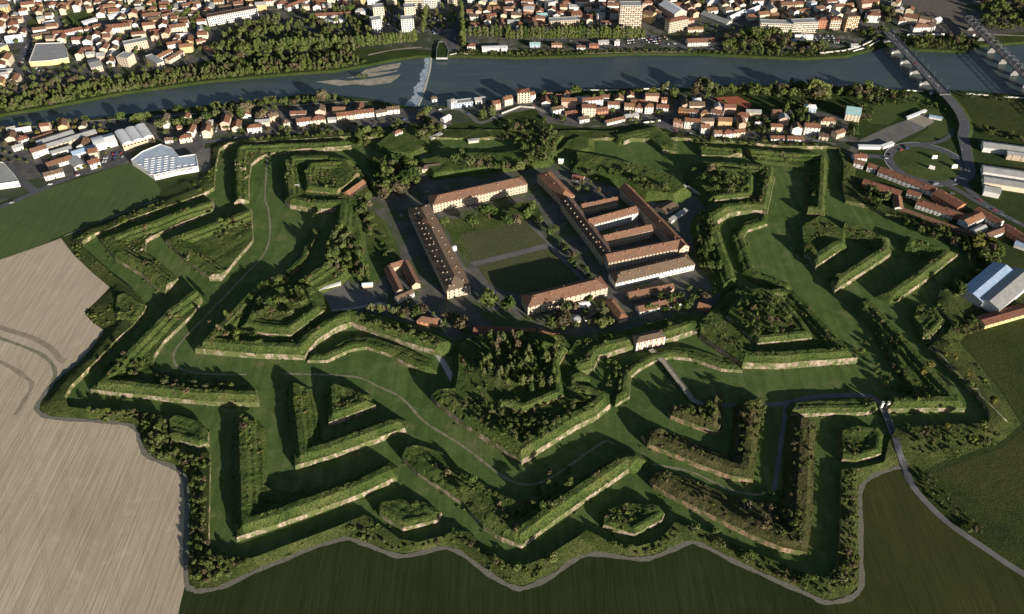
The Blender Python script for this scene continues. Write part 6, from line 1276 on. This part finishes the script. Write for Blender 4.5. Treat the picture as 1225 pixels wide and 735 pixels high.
zone([(640, 570), (690, 560), (660, 590), (640, 595)], 8, 4, 6, (B_,), 3.2)
# far bank woods and promenades
zone([(-80, 138), (0, 122), (110, 100), (200, 88), (300, 76), (420, 66), (436, 73), (400, 83), (330, 88), (250, 95.5), (150, 109), (60, 126), (0, 136), (-80, 149)], 430, 6, 11, (S_, B_, P_), 4)
zone([(0, 104), (50, 96), (110, 92), (100, 98), (0, 120)], 26, 7, 11, (B_,), 5)
zone([(252, 62), (268, 40), (312, 26), (345, 18), (375, 12), (425, 12), (440, 30), (448, 50), (425, 64), (300, 74), (255, 80)], 210, 9, 14, (B_, B_, P_), 5)
row((305, 62), (436, 56), 30, 17, P_, keep=False); row((440, 56), (498, 50), 14, 16, P_, keep=False)
row((506, 40), (510, 14), 9, 14, P_, keep=False); row((554, 58), (552, 12), 16, 16, P_, keep=False); row((560, 44), (612, 44), 10, 17, P_, keep=False)
row((604, 47), (770, 46), 38, 17, P_, keep=False)
zone([(545, 64), (760, 60), (900, 63), (900, 66), (760, 62.5), (620, 67), (548, 65.5)], 60, 3, 5, (B_,), 3)
zone([(862, 48), (900, 40), (945, 44), (950, 52), (980, 56), (1000, 60), (960, 68), (900, 66), (862, 63)], 90, 9, 15, (P_, B_, B_), 4)
zone([(1030, 40), (1055, 34), (1060, 44), (1040, 54), (1020, 58)], 14, 6, 10, (B_,), 4)
zone([(1052, 5), (1068, 10), (1074, 26), (1060, 34), (1052, 26)], 16, 8, 12, (B_,), 4)
zone([(1088, 46), (1160, 46), (1165, 55), (1140, 58), (1095, 58)], 46, 7, 11, (S_, B_), 4)
zone([(1165, -12), (1300, -12), (1300, 34), (1180, 40), (1172, 20)], 150, 9, 14, (B_,), 5)
zone([(195, 12), (240, 20), (250, 40), (236, 32), (205, 20)], 16, 8, 12, (B_,), 4)
zone([(0, 20), (150, 0), (250, 14), (260, 60), (180, 92), (60, 94), (0, 90)], 70, 5, 9, (B_, B_, C_), 8)
zone([(340, 0), (740, -6), (740, 34), (640, 44), (560, 36), (440, 36)], 110, 6, 10, (B_, P_), 8)
zone([(770, -6), (1050, -8), (1050, 40), (800, 46)], 80, 5, 9, (B_,), 8)
zone([(15, 160), (120, 150), (150, 172), (120, 205), (60, 210), (20, 190)], 22, 4, 7, (B_, Y_), 6)
zone([(-40, 170), (10, 170), (50, 222), (20, 200), (-30, 190)], 16, 4, 7, (B_,), 5)
zone([(540, 62), (700, 60), (900, 63), (1000, 63), (1000, 66.5), (900, 66.5), (760, 63), (620, 68), (545, 66)], 110, 2.5, 5, (B_,), 2.5)
zone([(330, 155), (420, 150), (480, 140), (490, 150), (440, 158), (330, 164)], 24, 4, 7, (B_,), 4)
zone([(640, 120), (760, 116), (860, 118), (930, 138), (1000, 150), (1005, 172), (900, 168), (800, 150), (700, 150), (650, 146)], 100, 3.5, 7, (B_, B_, C_), 4)
zone([(0, 160), (120, 148), (200, 138), (330, 124), (330, 158), (245, 168), (190, 176), (120, 160), (40, 175)], 40, 4, 8, (B_,), 5)
zone([(1085, 116), (1130, 122), (1142, 140), (1120, 134), (1100, 130)], 14, 3, 6, (B_,), 4)
def bankside(x0, x1, n, h0, h1, up, pts=RIVER_FAR):
    xs, ys = [p[0] for p in pts], [p[1] for p in pts]
    for _ in range(n):
        x = random.uniform(x0, x1); tree(x, float(np.interp(x, xs, ys))-random.uniform(.1, 1.0)*up, random.uniform(h0, h1)*random.choice((.7, 1, 1, 1.3)), random.choice((B_, B_, S_)), False)
bankside(-80, 438, 300, 3.5, 6.5, 3.2); bankside(545, 1040, 170, 2.2, 4, 2.0); bankside(1095, 1160, 40, 3, 6, 3)
zone([(800, 108), (1060, 107), (1062, 116), (800, 117)], 60, 6, 12, (B_, B_, P_, C_), 4)
zone([(1092, 572), (1110, 570), (1150, 605), (1185, 640), (1180, 645), (1130, 612)], 26, 2, 4, (B_,), 3)
tree(1164, 635, 5); tree(1159, 637, 4)
# shrubs on river bars
zone([(425, 93), (440, 90), (446, 95), (432, 97)], 8, 2.5, 4, (B_,), 3)
def build_trees():
    cx = np.array([0, 0, H])
    def app(t): return t[4]/np.linalg.norm(np.array(t[1:4])-cx)*(1.6 if t[5] else 1.0)
    def infr(t):
        p = np.array(t[1:4])-cx; zc = p[1]*CT-p[2]*ST
        return abs(p[0]/zc*FOC) < 640 and abs((p[1]*ST+p[2]*CT)/zc*FOC) < 385
    T = sorted(TREES, key=lambda t: (not infr(t), -app(t))); single, rest = T[:296], T[296:]
    nm = {B_: 'broadleaf tree', S_: 'slender tree', P_: 'poplar', C_: 'conifer', Y_: 'yellowish tree'}
    for k, x, y, z, h, _ in single:
        V, mats = KIND[k]; i = random.randrange(len(V)); mt = random.choice(mats); s = h/BASEH[k]
        root = ob(k, None, None, (x, y, z-.1), random.uniform(0, 6.28)); root.scale = (s*random.uniform(.9, 1.15), s*random.uniform(.9, 1.15), s)
        ob('trunk', V[i][1], root); ob('crown', crown_me(k, i, mt), root)
        size = 'big' if h > 12 else ('medium-height' if h > 7 else 'small')
        tone = {'leaf': 'green', 'leaf2': 'grey-green', 'leafy': 'yellow-green', 'conif': 'dark green', 'leafl': 'light green', 'leafb': 'brownish bare'}[mt]
        label_later(root, 'tree', f'{size} {tone} {nm[k]}', 'tree', (x, y), 'trees in and around the citadel' if y < 900 else 'trees along the river')
    groups = {}
    for k, x, y, z, h, _ in rest:
        V, mats = KIND[k]; q = V[random.randrange(len(V))][0]; s = h/BASEH[k]; a = random.uniform(0, 6.28); c, sn = math.cos(a)*s, math.sin(a)*s
        if len(q) > 200: q = q[RNG.permutation(len(q))[:190]]
        o = np.empty_like(q); o[..., 0] = q[..., 0]*c-q[..., 1]*sn+x; o[..., 1] = q[..., 0]*sn+q[..., 1]*c+y; o[..., 2] = q[..., 2]*s+z-.1
        groups.setdefault(random.choice(mats), []).append(o)
    for mt, L in groups.items():
        props(ob('woodland', qmesh('woodland', np.concatenate(L), M[mt])), {'leaf': 'green mass of woods along the river and shrubby glacis', 'leaf2': 'grey-green mass of riverside willows and poplars', 'conif': 'dark mass of conifers among the town gardens', 'leafy': 'scattered yellow-green garden trees of the town', 'leafl': 'light green fresh-leaved trees among the woods', 'leafb': 'brownish trees not yet in leaf among the woods'}[mt], 'woodland', None, 'stuff')
    print('TREES', len(single), len(rest))
build_trees()
# ------------------------------------------------------------------ scrub on the earthworks
def bush(seed, n=26):
    r = np.random.default_rng(seed); d = r.normal(0, 1, (n, 3)); d /= np.linalg.norm(d, axis=1)[:, None]; d[:, 2] = np.abs(d[:, 2])
    return leafquads(d*r.uniform(.55, 1, (n, 1))*np.array([1, 1, .9]), d+np.array([0, 0, .2]), .75, r)
BUSH = [bush(s) for s in range(8)]
def scatter(W, dens, r0, r1, mats, cl=.05, thr=.1, edge=0):
    P, F, z = W.tri; F = np.array(F); a, b, c = P[F[:, 0]], P[F[:, 1]], P[F[:, 2]]
    ar = np.abs((b[:, 0]-a[:, 0])*(c[:, 1]-a[:, 1])-(b[:, 1]-a[:, 1])*(c[:, 0]-a[:, 0]))/2; n = int(ar.sum()*dens)
    if n < 1: return
    i = RNG.choice(len(F), n, p=ar/ar.sum()); u, v = RNG.random(n), RNG.random(n); f = u+v > 1; u[f], v[f] = 1-u[f], 1-v[f]
    q = a[i]+(b[i]-a[i])*u[:, None]+(c[i]-a[i])*v[:, None]; zz = z[F[i, 0]]+(z[F[i, 1]]-z[F[i, 0]])*u+(z[F[i, 2]]-z[F[i, 0]])*v
    k = wobble(q, cl, W.seed if hasattr(W, 'seed') else .5)+RNG.normal(0, .16, n) > thr+.2
    fs = getattr(W, 'fseg', [])
    if fs:
        dd = np.full(n, 1e3)
        for s0, s1 in fs: dd = np.minimum(dd, segdist(q, s0, s1))
        k &= (dd > 5.5) | (RNG.random(n) < .05)
    for (x, y), h in zip(q[k], zz[k]):
        s = r0+(r1-r0)*RNG.random()**1.6*(1.0 if RNG.random() < .85 else 1.9); t = BUSH[RNG.integers(8)]; an = RNG.uniform(0, 6.28); co, si = math.cos(an)*s, math.sin(an)*s
        o = np.empty_like(t); o[..., 0] = t[..., 0]*co-t[..., 1]*si+x; o[..., 1] = t[..., 0]*si+t[..., 1]*co+y; o[..., 2] = t[..., 2]*s*RNG.uniform(.6, 1.1)+h-.15
        SCRUB.setdefault(mats[RNG.integers(len(mats))], []).append(o)
SCRUB = {}
for W in WORKS:
    nm = W.root.name.split('.')[0]
    if W is GL: scatter(W, .07, .5, 2.2, ['scrub', 'scrub', 'leaf'], .045, .05)
    elif W in (G6, G56, R56, R56B): scatter(W, .11, .5, 1.7, ['scrub', 'scrub', 'brush'], .06, -.1)
    elif W is R12: scatter(W, .09, .5, 1.5, ['scrub', 'scrub', 'brush'], .06, .15)
    elif W in (RTOP, M3, M4): scatter(W, .006, .6, 1.2, ['scrub'])
    elif W in (C1, C4, C5, C6): scatter(W, .035, .8, 1.8, ['scrub', 'leaf'], .06, .1)
    elif nm == 'tenaille': scatter(W, .03, .6, 1.3, ['scrub'], .06, .1)
    elif nm == 'counterguard': scatter(W, .14, .4, 1.8, ['scrub', 'scrub', 'leaf', 'brush'], .06, .0)
    else: scatter(W, .13, .4, 1.8, ['scrub', 'scrub', 'leaf', 'brush'], .055, .05)
def along(W):
    segs = W.fseg
    for a, b in segs:
        e = b-a; L = np.hypot(*e); nn = np.array([e[1], -e[0]])/max(L, .1)
        for _ in range(int(L*.11)):
            t = RNG.random(); o = 1.0+abs(RNG.normal(0, 1.1)) if RNG.random() < .55 else -RNG.uniform(.2, 1.4)
            q = a+e*t+nn*o; h = -.1 if o > 0 else float(W.height(q[None])[0])-.3; s = RNG.uniform(.5, 1.35)
            tq = BUSH[RNG.integers(8)]*s+np.array([q[0], q[1], h]); SCRUB.setdefault('scrub' if RNG.random() < .75 else 'leaf', []).append(tq)
for W in WORKS:
    if W is not GL: along(W)
for mt, L in SCRUB.items():
    props(ob('scrub', qmesh('scrub', np.concatenate(L), M[mt])), {'scrub': 'green scrub spread over the ramparts and glacis', 'leaf': 'darker leafy bushes spread over the ramparts', 'brush': 'bare brown brushwood on the ravelins'}[mt], 'scrub', None, 'stuff')
print('SCRUB', {k: len(v) for k, v in SCRUB.items()})
# ------------------------------------------------------------------ cars
def car_mesh(mt):
    V, F, fm = [], [], []
    def loft(secs, mats):
        k = len(V)
        for x0, x1, w_, z in secs: V.extend([(x0, -w_, z), (x1, -w_, z), (x1, w_, z), (x0, w_, z)])
        for i in range(len(secs)-1):
            for j in range(4): F.append((k+4*i+j, k+4*i+(j+1) % 4, k+4*i+4+(j+1) % 4, k+4*i+4+j)); fm.append(mats[i])
        F.append(tuple(k+4*(len(secs)-1)+j for j in range(4))); fm.append(0)
    loft([(-2.15, 2.15, .86, .3), (-2.2, 2.2, .9, .6), (-2.1, 2.0, .86, .9)], [0, 0])
    loft([(-1.9, 1.1, .8, .9), (-1.4, .4, .66, 1.42)], [1])
    for x in (-1.35, 1.35):
        for y in (-.82, .82):
            k = len(V); n = 8
            for i in range(n): a = 2*math.pi*i/n; V.extend([(x+.32*math.cos(a), y-.1, .32+.32*math.sin(a)), (x+.32*math.cos(a), y+.1, .32+.32*math.sin(a))])
            for i in range(n): j = (i+1) % n; F.append((k+2*i, k+2*i+1, k+2*j+1, k+2*j)); fm.append(2)
            F.append(tuple(k+2*i for i in range(n))); fm.append(2); F.append(tuple(k+2*i+1 for i in range(n))[::-1]); fm.append(2)
    return mesh('car', V, F, [M['c_'+mt], M['glass'], M['c_black']], fm)
CARS = {k: car_mesh(k) for k in CARC}
def car(px, py, rz, z=.2, cl=None, scale=1.0):
    k = cl or random.choice(('white', 'white', 'silver', 'silver', 'grey', 'black', 'red', 'blue')); p = G(px, py, z)
    if not clear(p, 1.0): return
    o = ob('parked_car' if z < 5 else 'car', CARS[k], None, (p[0], p[1], z), rz); o.scale = (scale*1.05,)*3
    label_later(o, 'car', f'{k} car seen from above', 'car', p, 'cars about the town')
def lot(px, n, ang, jit=.2):
    p = GP(px); mn, mx = p.min(0), p.max(0); L = []
    c, s = math.cos(R(ang)), math.sin(R(ang)); q = []
    for i in range(-40, 40):
        for j in range(-40, 40):
            a, b = i*2.9, j*7.5; q.append((mn+mx)/2+np.array([a*c-b*s, a*s+b*c]))
    q = np.array(q); q = q[inpoly(q, p)]; q = q[RNG.permutation(len(q))[:n]]
    for a in q:
        k = random.choice(('white', 'white', 'silver', 'silver', 'grey', 'black', 'red', 'blue'))
        if not clear(a, 2.5): continue
        o = ob('parked_car', CARS[k], None, (a[0], a[1], .2), R(ang+90)+random.uniform(-.06, .06)); label_later(o, 'car', f'{k} parked car', 'car', a, 'cars about the town')
lot([(80, 52), (104, 50), (100, 72), (84, 72)], 24, 10); lot([(30, 82), (60, 80), (62, 86), (30, 90)], 12, 10); lot([(20, 80), (36, 58), (42, 56), (34, 78)], 16, 60)
lot([(512, 18), (536, 18), (536, 42), (512, 42)], 40, 0); lot([(458, 14), (480, 14), (478, 40), (462, 40)], 20, 0); lot([(750, 42), (800, 44), (800, 54), (750, 54)], 34, 20); lot([(945, 40), (1000, 42), (1010, 52), (948, 52)], 40, 0)
lot([(1060, 0), (1078, 2), (1086, 14), (1064, 12)], 24, -30); lot([(230, 160), (262, 150), (275, 156), (250, 165)], 20, 10); lot([(120, 186), (146, 180), (150, 190), (122, 198)], 12, 10); lot([(1210, 384), (1225, 380), (1225, 360), (1205, 366)], 6, 40)
lot([(1050, 232), (1060, 236), (1056, 244), (1048, 240)], 6, 0)
for x, y, rz in ((1083, 61, -48), (1073, 50, -48), (1094, 76, -48), (1110, 92, 132), (1120, 102, -48), (1068, 43, 132)): car(x, y, R(rz), 8.1)
for x, y, rz in ((1078, 180, 15), (1085, 178, 15), (1143, 216, 30), (1139, 232, -25), (1150, 180, 80), (1060, 190, 0), (1190, 252, -28), (92, 209, 18), (60, 221, 18), (14, 243, 18), (302, 164, 8), (818, 161, -15), (905, 171, 0), (560, 136, -30), (1120, 220, -8), (1172, 240, -40), (480, 258, -70), (470, 234, 60), (510, 230, 10)): car(x, y, R(rz), .25)
for p_, w_ in ROADS[:]:
    L_ = np.cumsum(np.r_[0, np.hypot(*np.diff(p_, axis=0).T)]); s_ = random.uniform(10, 60)
    while s_ < L_[-1] and len(p_) > 8:
        x, y = np.interp(s_, L_, p_[:, 0]), np.interp(s_, L_, p_[:, 1]); x2, y2 = np.interp(s_+1, L_, p_[:, 0]), np.interp(s_+1, L_, p_[:, 1]); h_ = math.atan2(y2-y, x2-x); sg = random.choice((-1, 1)); s_ += random.uniform(28, 95)
        if abs(x) > y*.62 or y > 1330 or w_ < 2.9: continue
        k = random.choice(('white', 'silver', 'grey', 'black', 'red', 'blue')); o = ob('car', CARS[k], None, (x+math.sin(h_)*1.7*sg, y-math.cos(h_)*1.7*sg, .42), h_ if sg > 0 else h_+math.pi)
        label_later(o, 'car', f'{k} car on the road', 'car', (x, y), 'cars about the town')
flush_labels()
